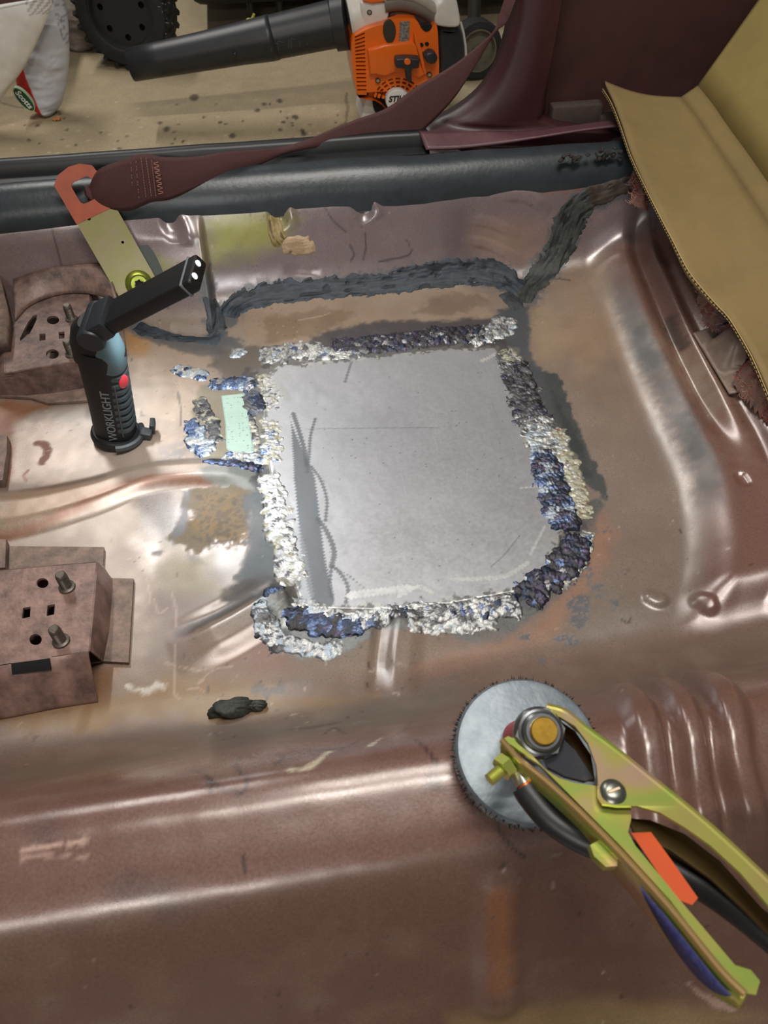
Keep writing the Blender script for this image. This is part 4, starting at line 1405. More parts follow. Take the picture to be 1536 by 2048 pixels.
# near bracket
base_plate('bracket_base', [(20, 1092), (208, 1094), (206, 1130), (222, 1156), (267, 1157), (257, 1325), (202, 1322), (150, 1330), (20, 1300)], 0.0040, m_bracket2, 'flat spot-welded base sheet under the near seat bracket', 0.003)
sb2 = seat_bracket([(-90, 1160), (-20, 1144), (90, 1134), (192, 1125), (190, 1160), (184, 1230), (177, 1302), (104, 1313), (100, 1318), (26, 1330), (22, 1326), (-90, 1346)], 0.036,
                   [pxc(85, 1166, 12, 10), pxc(71, 1279, 12.5, 11), [(46, 1216), (61, 1213), (60, 1234), (44, 1237)], [(95, 1211), (110, 1208), (108, 1229), (93, 1232)]],
                   [((-90, 1346), (-70, 1442)), ((22, 1328), (30, 1424)), ((100, 1315), (110, 1408)), ((177, 1302), (194, 1395))],
                   [((192, 1125), (222, 1158)), ((190, 1160), (221, 1200)), ((184, 1230), (215, 1265)), ((177, 1302), (204, 1322))],
                   [((-90, 1160), (-70, 1200)), ((-20, 1144), (-5, 1186)), ((90, 1134), (105, 1175)), ((192, 1125), (206, 1165))], [(119, 1147), (106, 1256)], 'pinkish seat bracket with two threaded studs near the tunnel', m_bracket)
bm = bmesh.new()
pw = [at_z(u, v, 0.0365) for u, v in ((24, 1326), (100, 1316))] + [at_z(u, v, 0.030) for u, v in ((104, 1338), (26, 1348))]
c = sum(np.array(p) for p in pw) / 4
vv = [bm.verts.new(Vector(np.array(p) + np.array([0, -0.0015, 0.0015]))) for p in pw]
bm.faces.new(vv)
ex = bmesh.ops.extrude_face_region(bm, geom=bm.faces[:])
for g in ex['geom']:
    if isinstance(g, bmesh.types.BMVert):
        g.co += Vector((0, 0.001, -0.001))
bm_obj('slot_opening', bm, m_dark, sb2)
# left cross member stub by the far bracket
cm_t = [at_z(u, v, 0.05) for u, v in ((-60, 520), (-6, 548), (10, 590), (20, 640), (16, 690))]
cm_b = [at_z(u, v, 0.05) for u, v in ((-200, 540), (-160, 560), (-140, 600), (-130, 650), (-130, 700))]
loft('cross_member', cm_t, cm_b, m_bracket2, car, 4, None, 0.02, label='stub of pinkish cross member at the left edge')
base_plate('floor_flange', [(-70, 872), (14, 870), (13, 905), (5, 960), (-70, 966)], 0.012, m_bracket2, 'edge of a flat cross member flange', 0.011)
base_plate('floor_flange', [(-70, 1078), (12, 1078), (10, 1135), (-70, 1140)], 0.010, m_bracket2, 'edge of a small spot-welded flange', 0.009)

# seat catch bracket on the kick-up
def at_rise(u, v, dz=0.0):
    p, n_ = surf_px(u, v)
    return np.array(p) + np.array([0, 0, dz])


p0, p1, p2, p3 = at_rise(1383, 672, 0.004), at_rise(1456, 795, 0.004), at_rise(1500, 790, 0.006), at_rise(1445, 655, 0.006)
A_ = np.array([p0 + (p1 - p0) * t for t in np.linspace(0, 1, 5)])
B_ = np.array([p3 + (p2 - p3) * t for t in np.linspace(0, 1, 5)])
hump = lambda a, t: np.stack([0 * a * t, 0 * a * t, 0.030 * np.exp(-((a - 0.45) / 0.20) ** 4) * sstep(0.05, 0.55, t)], -1)
sc = loft('seat_catch', A_, B_, simple_mat('catch_steel', (128, 110, 98), 0.45, 0.3, 0.2, 60), car, 14, hump, 0.002, 10, 'bent steel seat catch on the rear floor step')
bm = bmesh.new()
a0, a1 = at_rise(1434, 690, 0.030), at_rise(1490, 676, 0.030)
bm_tube(bm, [a0, (a0 + a1) / 2 + np.array([0, 0, 0.001]), a1], [0.001, 0.0035, 0.003], 8)
bm_obj('catch_slot', bm, m_dark, sc)

# ================================================================== seat belt
belt = empty('seat_belt', tuple(surf_px(272, 572)[0]))
tag(belt, 'brown seat belt with stitched end on a long anchor plate bolted to the sill', 'seat belt')
B0 = Vector(at_y(272, 570, 0.905))
B1 = Vector(at_y(148, 352, 0.962))
ax = B1 - B0
Lb = ax.length
vdir = Vector(CAM) - B0
MB = frame(B0, ax, z=vdir)
w_ = 0.0265
out = [(-0.022, -w_ * 0.9), (-0.029, -w_ * 0.4), (-0.030, w_ * 0.4), (-0.022, w_ * 0.9), (0.0, w_)]
out2 = [(Lb * 0.66, w_ * 0.98), (Lb * 0.68, -w_ * 0.98)]
slot = rrect(Lb - 0.032, -w_ * 0.62, Lb - 0.006, w_ * 0.35, 0.005, 3)
bm = bmesh.new()
bm_plate(bm, list(reversed(out + [(Lb * 0.66, w_ * 0.98), (Lb * 0.70, -w_ * 0.98), (0.0, -w_)])), [circ(0.093, 0.010, 0.0026, 10), circ(0.052, -0.012, 0.0018, 8)], 0, 0.003, MB)
ap = bm_obj('anchor_plate', bm, m_zinc, belt, True, 30)
ap['label'] = 'yellow zinc-plated steel anchor strap'
bm = bmesh.new()
bm_plate(bm, [(Lb * 0.655, -w_ * 1.0), (Lb - 0.01, -w_ * 1.05), (Lb + 0.002, -w_ * 0.95), (Lb + 0.009, -w_ * 0.5), (Lb + 0.011, 0), (Lb + 0.008, w_ * 0.6), (Lb, w_), (Lb * 0.655, w_ * 1.0)], [slot], -0.0006, 0.0036, MB)
bm_obj('anchor_head', bm, m_orange, belt, True, 30)['label'] = 'orange painted slotted head of the anchor strap'
# bolt with washer and socket
MBB = MB @ Matrix.Translation((0, -0.004, 0.003))
bm = bmesh.new()
bm_lathe(bm, [(0, 0), (0.0165, 0), (0.0170, 0.001), (0.0155, 0.003), (0.0118, 0.0045), (0.0118, 0.0085), (0.0100, 0.0105), (0.0062, 0.0105), (0.0058, 0.006), (0, 0.006)], 28, MBB)
bo = bm_obj('bolt', bm, simple_mat('yellow_bolt', (128, 134, 52), 0.35, 0.7, 0.25, 120), belt)
bm = bmesh.new()
bm_plate(bm, [(0.0060 * (1 if k % 2 else 0.72) * math.cos(k * math.pi / 6), 0.0060 * (1 if k % 2 else 0.72) * math.sin(k * math.pi / 6)) for k in range(12)], [], 0.0058, 0.0068, MBB)
bm_obj('socket', bm, m_dark, bo)
bm = bmesh.new()
bm_lathe(bm, [(0, -0.006), (0.046, -0.006), (0.047, -0.003), (0.0, -0.001)], 40, MB @ Matrix.Translation((-0.006, -0.018, 0)))
bm_obj('washer', bm, simple_mat('dark_washer', (58, 62, 58), 0.5, 0.2), belt)
bm = bmesh.new()
bm_lathe(bm, [(0, -0.008), (0.026, -0.008), (0.026, -0.005), (0.0, -0.005)], 30, MB @ Matrix.Translation((-0.020, -0.012, 0.0015)))
bm_obj('spacer', bm, simple_mat('pale_green_spacer', (124, 132, 96), 0.4, 0.3), belt)

edge_t = [(176, 384, .961), (190, 350, .955), (206, 334, .952), (240, 322, .953), (283, 308, .957), (330, 314, .962), (390, 313, .972), (450, 304, .986), (520, 299, 1.006), (566, 294, 1.022), (620, 277, 1.034), (707, 241, 1.046), (772, 217, 1.05), (834, 173, 1.05), (883, 145, 1.05), (929, 114, 1.052), (984, 66, 1.055), (998, 30, 1.058), (1012, -10, 1.06), (1060, -160, 1.07)]
edge_b = [(178, 404, .959), (196, 414, .950), (222, 420, .947), (260, 420, .948), (300, 404, .951), (340, 398, .956), (400, 372, .966), (456, 348, .980), (520, 328, 1.000), (572, 306, 1.020), (640, 293, 1.034), (740, 286, 1.044), (818, 280, 1.046), (857, 250, 1.046), (903, 202, 1.048), (935, 156, 1.05), (988, 68, 1.056), (1014, 44, 1.052), (1032, 0, 1.05), (1088, -150, 1.06)]
wb_ = loft('webbing', [at_y(*e) for e in edge_t], [at_y(*e) for e in edge_b], m_web, belt, 10, lambda a, t: np.stack([0 * a * t, -0.004 * np.sin(np.pi * t) * (1 - a), 0 * a * t], -1), 0.0022, 8, 'brown woven belt strap')
# rolled loop of the strap through the slot
bm = bmesh.new()
bm_tube(bm, [at_y(172, 372, .957), at_y(178, 388, .955), at_y(190, 404, .952)], [0.003, 0.0055, 0.003], 10)
bm_obj('strap_loop', bm, m_web, belt)
bm = bmesh.new()
for row, (ua, va, ub, vb) in enumerate([(282, 316, 292, 396), (292, 316, 303, 394), (303, 320, 312, 394), (312, 324, 322, 390), (262, 325, 266, 398), (272, 322, 278, 398)]):
    nst = 15
    for k in range(nst):
        if row >= 4 and (k % 3 == 1):
            continue
        f0, f1 = k / nst, (k + 0.62) / nst
        zz = (5 if row == 3 else 0) * (1 if k % 2 else -1)
        pa = at_y(ua + (ub - ua) * f0 - zz, va + (vb - va) * f0, .9475)
        pb = at_y(ua + (ub - ua) * f1 + zz, va + (vb - va) * f1, .9475)
        bm_tube(bm, [pa, pb], 0.0005, 5)
o = bm_obj('stitching', bm, m_thread, belt)
tag(o, 'pale zigzag stitching', kind='stuff')

# ================================================================== magnetic folding work light
fb = surf_px(236, 872)[0]
FZ = fb.z
wl = empty('work_light', (fb.x, fb.y, FZ))
tag(wl, 'black folding work light standing upright on the floor with its lamp arm folded out', 'work light')
m_fl = simple_mat('black_plastic', (16, 16, 18), 0.5, 0, 0.2, 90, 0.1, 500)
m_flg = simple_mat('grey_rubber_grip', (58, 68, 74), 0.55, 0, 0.1, 90)
m_flb = simple_mat('teal_grey_plastic', (82, 104, 110), 0.5)
m_red = simple_mat('red_button', (222, 62, 74), 0.45)
m_txt = simple_mat('grey_print', (120, 124, 128), 0.6)
m_lens = simple_mat('clear_lens', (210, 222, 226), 0.15, emission=((235, 245, 255), 0.6))
FTOP = Vector((at_z(192, 652, FZ + 0.158)))
Fb = Vector((fb.x, fb.y, FZ))
faxis = (FTOP - Fb)
FL = faxis.length
fx_dir = Vector((math.cos(math.radians(-14)), math.sin(math.radians(-14)), 0))
MF = frame(Fb, fx_dir, z=faxis)
ML = Matrix((MF.col[0], MF.col[1], MF.col[2], MF.col[3])).transposed()
# make z exactly the handle axis
zax = faxis.normalized()
xax = (fx_dir - zax * fx_dir.dot(zax)).normalized()
yax = zax.cross(xax)
MF = Matrix(((xax.x, yax.x, zax.x, Fb.x), (xax.y, yax.y, zax.y, Fb.y), (xax.z, yax.z, zax.z, Fb.z), (0, 0, 0, 1)))


def oval_loft(bm, secs, seg=28, M=None, power=2.6):
    """secs: (z, rx, ry, cx, cy) super-ellipse sections."""
    rings = []
    for z, rx, ry, cx, cy in secs:
        ring = []
        for k in range(seg):
            a = 2 * math.pi * k / seg
            c, s_ = math.cos(a), math.sin(a)
            ring.append(bm.verts.new((cx + rx * math.copysign(abs(c) ** (2 / power), c), cy + ry * math.copysign(abs(s_) ** (2 / power), s_), z)))
        rings.append(ring)
    for a, b in zip(rings, rings[1:]):
        for k in range(seg):
            bm.faces.new((a[k], a[(k + 1) % seg], b[(k + 1) % seg], b[k]))
    bm.faces.new(list(reversed(rings[0])))
    bm.faces.new(rings[-1])
    if M is not None:
        for r in rings:
            for v in r:
                v.co = M @ v.co


bm = bmesh.new()
oval_loft(bm, [(0.010, 0.0215, 0.0175, 0, 0), (0.016, 0.0225, 0.0185, 0, 0), (0.06, 0.0225, 0.0185, 0, 0), (0.105, 0.0235, 0.019, 0, 0), (0.128, 0.0245, 0.0195, 0, 0), (0.134, 0.0235, 0.0185, 0, 0)], 36, MF)
bm_obj('handle', bm, m_fl, wl)
bm = bmesh.new()
for k in range(10):
    z = 0.026 + k * 0.0095
    oval_loft(bm, [(z, 0.0140, 0.0150, 0.0092, -0.0016), (z + 0.001, 0.0150, 0.0160, 0.0094, -0.0016), (z + 0.0055, 0.0150, 0.0160, 0.0094, -0.0016), (z + 0.0070, 0.0140, 0.0150, 0.0092, -0.0016)], 24, MF)
bm_obj('grip_rib', bm, m_flg, wl)
bm = bmesh.new()
oval_loft(bm, [(0.112, 0.0145, 0.0155, 0.0090, -0.002), (0.114, 0.0155, 0.0165, 0.0092, -0.002), (0.136, 0.0150, 0.0160, 0.0092, -0.002), (0.150, 0.0125, 0.0140, 0.0072, -0.001), (0.156, 0.010, 0.011, 0.004, 0)], 28, MF)
bm_obj('collar', bm, m_flb, wl)
# base ring with magnetic foot and hook
bm = bmesh.new()
bm_lathe(bm, [(0, 0.0), (0.024, 0.0), (0.0262, 0.002), (0.0268, 0.006), (0.0255, 0.011), (0.0240, 0.0125), (0.0, 0.0125)], 36, MF @ Matrix.Diagonal((1.06, 0.95, 1, 1)))
bm_obj('base_ring', bm, m_fl, wl)
bm = bmesh.new()
for a0, rr in ((-0.5, 0.0275),):
    pts = []
    for k in range(9):
        a = math.radians(-75 + k * 14)
        pts.append(MF @ Vector((0.0285 * math.cos(a), 0.0265 * math.sin(a), 0.009)))
    bm_tube(bm, pts, 0.0038, 8)
bm_box(bm, (0.034, 0.003, 0.011), (0.012, 0.012, 0.008), 0.0015, 2, MF)
bm_box(bm, (0.040, 0.006, 0.015), (0.006, 0.014, 0.010), 0.0015, 2, MF @ Matrix.Rotation(0.2, 4, 'Z'))
bm_obj('hook', bm, simple_mat('dark_grey_hook', (52, 56, 58), 0.5), wl)
# red switch
bm = bmesh.new()
oval_loft(bm, [(-0.002, 0.0060, 0.0085, 0, 0), (0.0012, 0.0058, 0.0083, 0, 0), (0.002, 0.0045, 0.0065, 0, 0)], 20,
          MF @ Matrix.Translation((0.0222, -0.0096, 0.1000)) @ Matrix.Rotation(math.radians(-34), 4, 'Z') @ Matrix.Rotation(math.radians(90), 4, 'Y') @ Matrix.Rotation(math.radians(90), 4, 'Z'), 2.2)
bm_obj('switch', bm, m_red, wl)['label'] = 'red push switch'
# print on the side facing the camera
cdir = (Vector(CAM) - Fb)
ang = math.atan2(cdir.dot(yax), cdir.dot(xax))
ta = ang + math.radians(-14)
tn = Vector((math.cos(ta), math.sin(ta), 0))
mt = MF @ frame((tn.x * 0.0230, tn.y * 0.0192, 0.052), (0, 0, 1), z=(tn.x * 0.85, tn.y * 1.2, 0))
text_mesh('print', 'WORKLIGHT', 0.0128, m_txt, mt, wl, 0.0003, 0, 0.0001, space=0.98)['label'] = 'grey lettering WORKLIGHT'
# side rail outlining the flat face
bm = bmesh.new()
rail = []
for z in np.linspace(0.022, 0.098, 12):
    rail.append(MF @ Vector((0.0150, -0.0172, z)))
bm_tube(bm, rail, 0.0009, 6)
bm_obj('trim_line', bm, simple_mat('rail', (70, 74, 78), 0.4), wl)
# hinge and lamp arm
Tip = Vector(CAM + (RT * (388 - 768) / F + UP * (1024 - 549) / F + FW) * 0.69)
H0 = Vector(at_z(196, 648, FZ + 0.160)) if False else FTOP
adir = (Tip - H0)
AL = adir.length
an = adir.normalized()
# the lamp faces down and towards the patch
down = Vector((0.35, 0.10, -1.0))
face = (down - an * down.dot(an)).normalized()
MA = frame(H0, an, z=-face)
bm = bmesh.new()
bm_box(bm, (AL * 0.5 + 0.008, 0, 0.0), (AL - 0.004, 0.036, 0.015), 0.004, 3, MA)
arm = bm_obj('lamp_arm', bm, m_fl, wl)
bm = bmesh.new()
bm_box(bm, (AL * 0.5 + 0.012, 0, -0.0080), (AL - 0.040, 0.026, 0.0012), 0.0004, 1, MA)
o = bm_obj('light_panel', bm, simple_mat('lit_panel', (250, 250, 250), 0.4, emission=((240, 247, 255), 8.0)), arm)
o['label'] = 'lit white LED strip under the lamp arm'
bm = bmesh.new()
bm_box(bm, (AL - 0.005, 0, 0.0), (0.003, 0.0372, 0.0162), 0.0008, 1, MA)
bm_obj('end_band', bm, simple_mat('band', (110, 116, 118), 0.3), arm)
for sgn in (-1, 1):
    bm = bmesh.new()
    bm_lathe(bm, [(0, 0), (0.0032, 0), (0.0030, 0.0012), (0.0, 0.0018)], 14, MA @ Matrix.Translation((AL + 0.0055, sgn * 0.008, 0.003)) @ Matrix.Rotation(math.pi / 2, 4, 'Y'))
    bm_obj('torch_lens', bm, m_lens, arm)
# knuckle
bm = bmesh.new()
Mh = frame(H0, an, z=-face)
bm_lathe(bm, [(0, -0.022), (0.0125, -0.022), (0.0135, -0.020), (0.0135, 0.020), (0.0125, 0.022), (0, 0.022)], 26, Mh @ Matrix.Rotation(math.pi / 2, 4, 'X'))
bm_box(bm, (0.012, 0, 0.002), (0.030, 0.040, 0.021), 0.004, 2, Mh)
bm_obj('hinge', bm, simple_mat('hinge_plastic', (36, 39, 43), 0.45), wl)
bm = bmesh.new()
oval_loft(bm, [(0.118, 0.0238, 0.0195, -0.001, 0), (0.140, 0.0240, 0.0195, -0.001, 0.0), (0.155, 0.0215, 0.0185, 0, 0), (0.164, 0.014, 0.015, 0.001, 0)], 30, MF @ Matrix.Diagonal((0.985, 1.0, 1, 1)) @ Matrix.Translation((-0.004, 0.0025, 0)))
bm_obj('knuckle', bm, m_fl, wl)
ld = bpy.data.lights.new('work_light_lamp', 'AREA')
ld.shape = 'RECTANGLE'
ld.size = AL - 0.040
ld.size_y = 0.026
ld.energy = 0.42
ld.color = (0.90, 0.96, 1.0)
lo = bpy.data.objects.new('work_light_lamp', ld)
COL.objects.link(lo)
lo.matrix_world = MA @ Matrix.Translation((AL * 0.5 + 0.012, 0, -0.0095))

# ================================================================== welding earth clamp on a magnet
DC = Vector(CAM + (RT * (1056 - 768) / F + UP * (1024 - 1497) / F + FW) * 0.0)
# magnet rests on the tunnel top: plane leaning to the near side
Dn = Vector((-0.04, -0.16, 0.985)).normalized()
Dp = Vector(at_z(1056, 1497, 0.190))
mag = empty('earth_magnet', tuple(Dp))
tag(mag, 'round grey steel magnet disc with brass-tipped post on the tunnel', 'magnet')
m_disc = simple_mat('grey_zinc_disc', (116, 124, 131), 0.38, 0.35, 0.0, 90, 0.15, 300, rgb2=(94, 103, 110))
m_gold, _nt, _b = new_mat('yellow_passivate')
_N, _K = _nt.nodes, _nt.links
_b.inputs['Roughness'].default_value = 0.34
_b.inputs['Metallic'].default_value = 0.75
_tc = _N.new('ShaderNodeTexCoord')
_nz = _N.new('ShaderNodeTexNoise')
_nz.inputs['Scale'].default_value = 26
_nz.inputs['Detail'].default_value = 1.5
_K.new(_tc.outputs['Object'], _nz.inputs['Vector'])
_rp = _N.new('ShaderNodeValToRGB')
_rp.color_ramp.elements[0].position = 0.30
_rp.color_ramp.elements[0].color = L4(206, 168, 148)
_rp.color_ramp.elements[1].position = 0.72
_rp.color_ramp.elements[1].color = L4(196, 176, 112)
for _pos, _c in ((0.40, (204, 176, 140)), (0.47, (196, 186, 106)), (0.54, (170, 192, 92)), (0.62, (192, 188, 100))):
    _e = _rp.color_ramp.elements.new(_pos)
    _e.color = L4(*_c)
_K.new(_nz.outputs['Fac'], _rp.inputs['Fac'])
_K.new(_rp.outputs['Color'], _b.inputs['Base Color'])
m_brass = simple_mat('brass', (190, 150, 62), 0.28, 0.9, 0.2, 200)
MD = frame(Dp, (1, 0, 0), z=Dn)
R_ = 0.0425
bm = bmesh.new()
bm_lathe(bm, [(0, -0.0145), (R_ * 0.97, -0.0145), (R_, -0.012), (R_, -0.004), (R_ * 0.985, -0.0015), (R_ * 0.955, 0), (R_ * 0.90, 0.0004), (R_ * 0.3, 0.0004), (0, 0.0004)], 64, MD)
bm_obj('disc', bm, m_disc, mag)
# iron filings fringe around the rim
bm = bmesh.new()
rg = np.random.default_rng(12)
for k in range(420):
    a = rg.uniform(0, 2 * math.pi)
    z = rg.uniform(-0.013, -0.001)
    l = rg.uniform(0.0008, 0.0030)
    d = Vector((math.cos(a), math.sin(a), 0))
    p = Vector((R_ * 0.992 * math.cos(a), R_ * 0.992 * math.sin(a), z))
    t = Vector((-d.y, d.x, 0)) * rg.uniform(0.0002, 0.0006)
    tip = p + d * l + Vector((rg.normal(0, .0006), rg.normal(0, .0006), rg.normal(0, .0008)))
    vs = [bm.verts.new(MD @ q) for q in (p - t, p + t, p + Vector((0, 0, 0.0006)), tip)]
    bm.faces.new((vs[0], vs[1], vs[3]))
    bm.faces.new((vs[1], vs[2], vs[3]))
    bm.faces.new((vs[2], vs[0], vs[3]))
o = bm_obj('iron_filings', bm, simple_mat('iron_filings', (34, 34, 36), 0.6, 0.3), mag, False)
tag(o, 'black iron filings clinging around the rim', kind='stuff')
# post: red washer, nut, brass bolt head
PC = Vector(at_z(1088, 1462, 0.250))
base_c = MD.inverted() @ PC
pax = Vector((-0.10, -0.34, 0.93)).normalized()
MPp = frame(PC, (1, 0, 0), z=pax) @ Matrix.Diagonal((0.88, 0.88, 1, 1))
bm = bmesh.new()
bm_lathe(bm, [(0, -0.056), (0.0115, -0.056), (0.0115, -0.012), (0, -0.012)], 28, MPp)
bm_obj('post', bm, simple_mat('red_washer', (168, 36, 40), 0.5), mag)['label'] = 'red insulating sleeve of the post'
bm = bmesh.new()
bm_lathe(bm, [(0, -0.014), (0.0148, -0.014), (0.0152, -0.012), (0.0150, -0.009), (0.0132, -0.0065), (0.0118, -0.006), (0.0112, -0.002), (0.0100, -0.0012), (0, -0.0012)], 32, MPp)
bm_obj('nut', bm, simple_mat('dark_steel_nut', (110, 112, 114), 0.32, 0.85), mag)
bm = bmesh.new()
bm_plate(bm, [(0.0150 * math.cos(k * math.pi / 3), 0.0150 * math.sin(k * math.pi / 3)) for k in range(6)], [], -0.0105, -0.0068, MPp)
bm_obj('hex_nut', bm, simple_mat('hex_steel', (132, 132, 132), 0.3, 0.9), mag)
bm = bmesh.new()
bm_lathe(bm, [(0, -0.004), (0.0080, -0.004), (0.0080, 0.0006), (0.0074, 0.0012), (0, 0.0012)], 32, MPp)
bm_obj('brass_tip', bm, m_brass, mag)

# ---- clamp (a separate thing gripping the post)
def cpx(u, v, z):
    return Vector(at_z(u, v, z))


cl = empty('earth_clamp', tuple(cpx(1228, 1585, 0.245)))
tag(cl, 'yellow zinc-plated welding earth clamp gripping the magnet post', 'clamp')
ZF = 0.246   # height of the flat jaw plates near the pivot; handles run level towards the camera


def clamp_plate(name, px, z_of, mat, th=0.0022, holes=(), label=None):
    """Flat plate cut to the outline, with height following z_of(u, v)."""
    pts = [cpx(u, v, z_of(u, v)) for u, v in px]
    vec = [[Vector((p.x, p.y, 0)) for p in pts]] + [[Vector((q.x, q.y, 0)) for q in [cpx(u, v, z_of(u, v)) for u, v in h]] for h in holes]
    allp = pts + [cpx(u, v, z_of(u, v)) for h in holes for u, v in h]
    tris = tessellate_polygon(vec)
    bm = bmesh.new()
    top = [bm.verts.new(p) for p in allp]
    bot = [bm.verts.new(p - Vector((0, 0, th))) for p in allp]
    for t in tris:
        bm.faces.new([top[i] for i in t])
        bm.faces.new([bot[i] for i in reversed(t)])
    k = 0
    for lp in vec:
        n_ = len(lp)
        for i in range(n_):
            j = (i + 1) % n_
            bm.faces.new((bot[k + i], bot[k + j], top[k + j], top[k + i]))
        k += n_
    o = bm_obj(name, bm, mat, cl, True, 35)
    if label:
        o['label'] = label
    return o


def zl(u, v):
    # plates rise slightly towards the handles
    return 0.238 + 0.030 * ((v - 1450) / 500.0)


lowA = [(1006, 1478), (1016, 1472), (1034, 1480), (1060, 1506), (1090, 1538), (1118, 1556), (1150, 1566), (1195, 1572), (1230, 1560), (1262, 1590), (1262, 1640), (1256, 1664), (1270, 1690), (1360, 1800), (1470, 1930), (1502, 1940), (1520, 1962), (1512, 1990), (1494, 1986), (1440, 1930), (1340, 1800), (1240, 1690), (1150, 1600), (1080, 1530), (1030, 1495)]
clamp_plate('lower_jaw', lowA, zl, m_gold, 0.0022, (), 'yellow-green zinc-plated lower jaw and handle')
# side wall of the lower handle (channel section)
sideL = smooth_poly(np.array([cpx(u, v, zl(u, v) - 0.0005) for u, v in ((1004, 1480), (1040, 1520), (1090, 1560), (1160, 1624), (1240, 1705), (1340, 1815), (1440, 1938), (1490, 1988))]), 6)
sideB = sideL + np.array([-0.002, -0.002, -0.012])
t_ = np.linspace(0, 1, len(sideL))[:, None]
sideB = sideL + np.array([-0.001, -0.004, 0]) + np.array([0, 0, -1]) * (0.009 + 0.012 * np.sin(np.pi * np.clip((t_ - 0.45) / 0.55, 0, 1)))
k = 2
V = np.stack([sideL, sideB], 1)
ii = np.arange(len(sideL) - 1)[:, None] * 2 + np.arange(1)[None]
o = to_mesh('handle_side', V.reshape(-1, 3), np.stack([ii, ii + 1, ii + 3, ii + 2], -1).reshape(-1, 4), m_gold, cl, True)
o.modifiers.new('thickness', 'SOLIDIFY').thickness = 0.0018
# rolled bright edge
bm = bmesh.new()
bm_tube(bm, [Vector(p) for p in sideL[::2]], 0.0017, 8)
bm_obj('rolled_edge', bm, simple_mat('bright_gold_edge', (226, 190, 130), 0.25, 0.85), cl)


def zu(u, v):
    return zl(u, v) + 0.006


upA = [(1092, 1414), (1104, 1412), (1130, 1424), (1170, 1456), (1230, 1500), (1300, 1556), (1370, 1612), (1440, 1672), (1536, 1762), (1640, 1860), (1650, 1900), (1600, 1880), (1536, 1810), (1480, 1745), (1420, 1690), (1370, 1655), (1320, 1625), (1275, 1612), (1236, 1612), (1206, 1608), (1197, 1592), (1196, 1560), (1193, 1530), (1176, 1486), (1150, 1452), (1120, 1434), (1096, 1428)]
clamp_plate('upper_jaw', upA, zu, m_gold, 0.0022, (), 'yellow zinc-plated upper jaw and handle')
sideU = smooth_poly(np.array([cpx(u, v, zu(u, v)) for u, v in ((1094, 1412), (1130, 1423), (1170, 1455), (1230, 1499), (1300, 1555), (1370, 1611), (1440, 1671), (1536, 1761), (1640, 1860))]), 5)
bm = bmesh.new()
bm_tube(bm, [Vector(p) - Vector((0, 0, 0.001)) for p in sideU], 0.0017, 8)
bm_obj('rolled_edge', bm, m_gold, cl)
sideU2 = sideU + np.array([0.001, 0.001, -0.013])
V = np.stack([sideU, sideU2], 1)
ii = np.arange(len(sideU) - 1)[:, None] * 2 + np.arange(1)[None]
o = to_mesh('handle_side', V.reshape(-1, 3), np.stack([ii, ii + 1, ii + 3, ii + 2], -1).reshape(-1, 4), m_gold, cl, True)
o.modifiers.new('thickness', 'SOLIDIFY').thickness = 0.0018
# underside web of the far handle seen through the gap, its shade put into the darker gold
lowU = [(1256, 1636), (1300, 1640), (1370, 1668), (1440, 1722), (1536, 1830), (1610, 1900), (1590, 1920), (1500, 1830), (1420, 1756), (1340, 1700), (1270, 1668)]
clamp_plate('inner_web', lowU, lambda u, v: zl(u, v) - 0.016, simple_mat('shaded_gold_web', (96, 78, 44), 0.5, 0.6), 0.002)
# spring housing between the jaws
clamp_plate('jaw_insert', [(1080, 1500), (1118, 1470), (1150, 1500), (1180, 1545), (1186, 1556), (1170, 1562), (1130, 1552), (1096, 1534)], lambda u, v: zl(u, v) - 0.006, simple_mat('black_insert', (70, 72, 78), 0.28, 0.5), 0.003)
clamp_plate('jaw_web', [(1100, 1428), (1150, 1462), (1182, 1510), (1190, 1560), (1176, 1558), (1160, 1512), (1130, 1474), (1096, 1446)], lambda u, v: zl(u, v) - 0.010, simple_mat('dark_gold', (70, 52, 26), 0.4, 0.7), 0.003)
# pivot rivet with slot
pv = cpx(1226, 1584, zu(1226, 1584) + 0.0008)
MV = frame(pv, (1, 0.2, 0), z=(0, 0, 1))
bm = bmesh.new()
bm_lathe(bm, [(0, -0.002), (0.0062, -0.002), (0.0062, 0.0006), (0.0050, 0.0019), (0.0028, 0.0025), (0, 0.0026)], 26, MV)
rv = bm_obj('pivot_rivet', bm, simple_mat('rivet_steel', (120, 122, 112), 0.3, 0.85), cl)
bm = bmesh.new()
bm_box(bm, (0, 0, 0.0026), (0.0064, 0.0016, 0.0007), 0.0003, 1, MV)
bm_obj('slot', bm, simple_mat('rivet_slot', (206, 180, 150), 0.35, 0.7), rv)
# copper jaw pads
for nm, pxy, zz in (('jaw_pad', [(1004, 1480), (1030, 1474), (1048, 1490), (1036, 1504), (1012, 1500)], -0.004), ('jaw_pad', [(1090, 1430), (1112, 1434), (1126, 1452), (1118, 1462), (1096, 1446)], -0.004)):
    clamp_plate(nm, pxy, lambda u, v: zl(u, v) + zz, m_gold, 0.010)
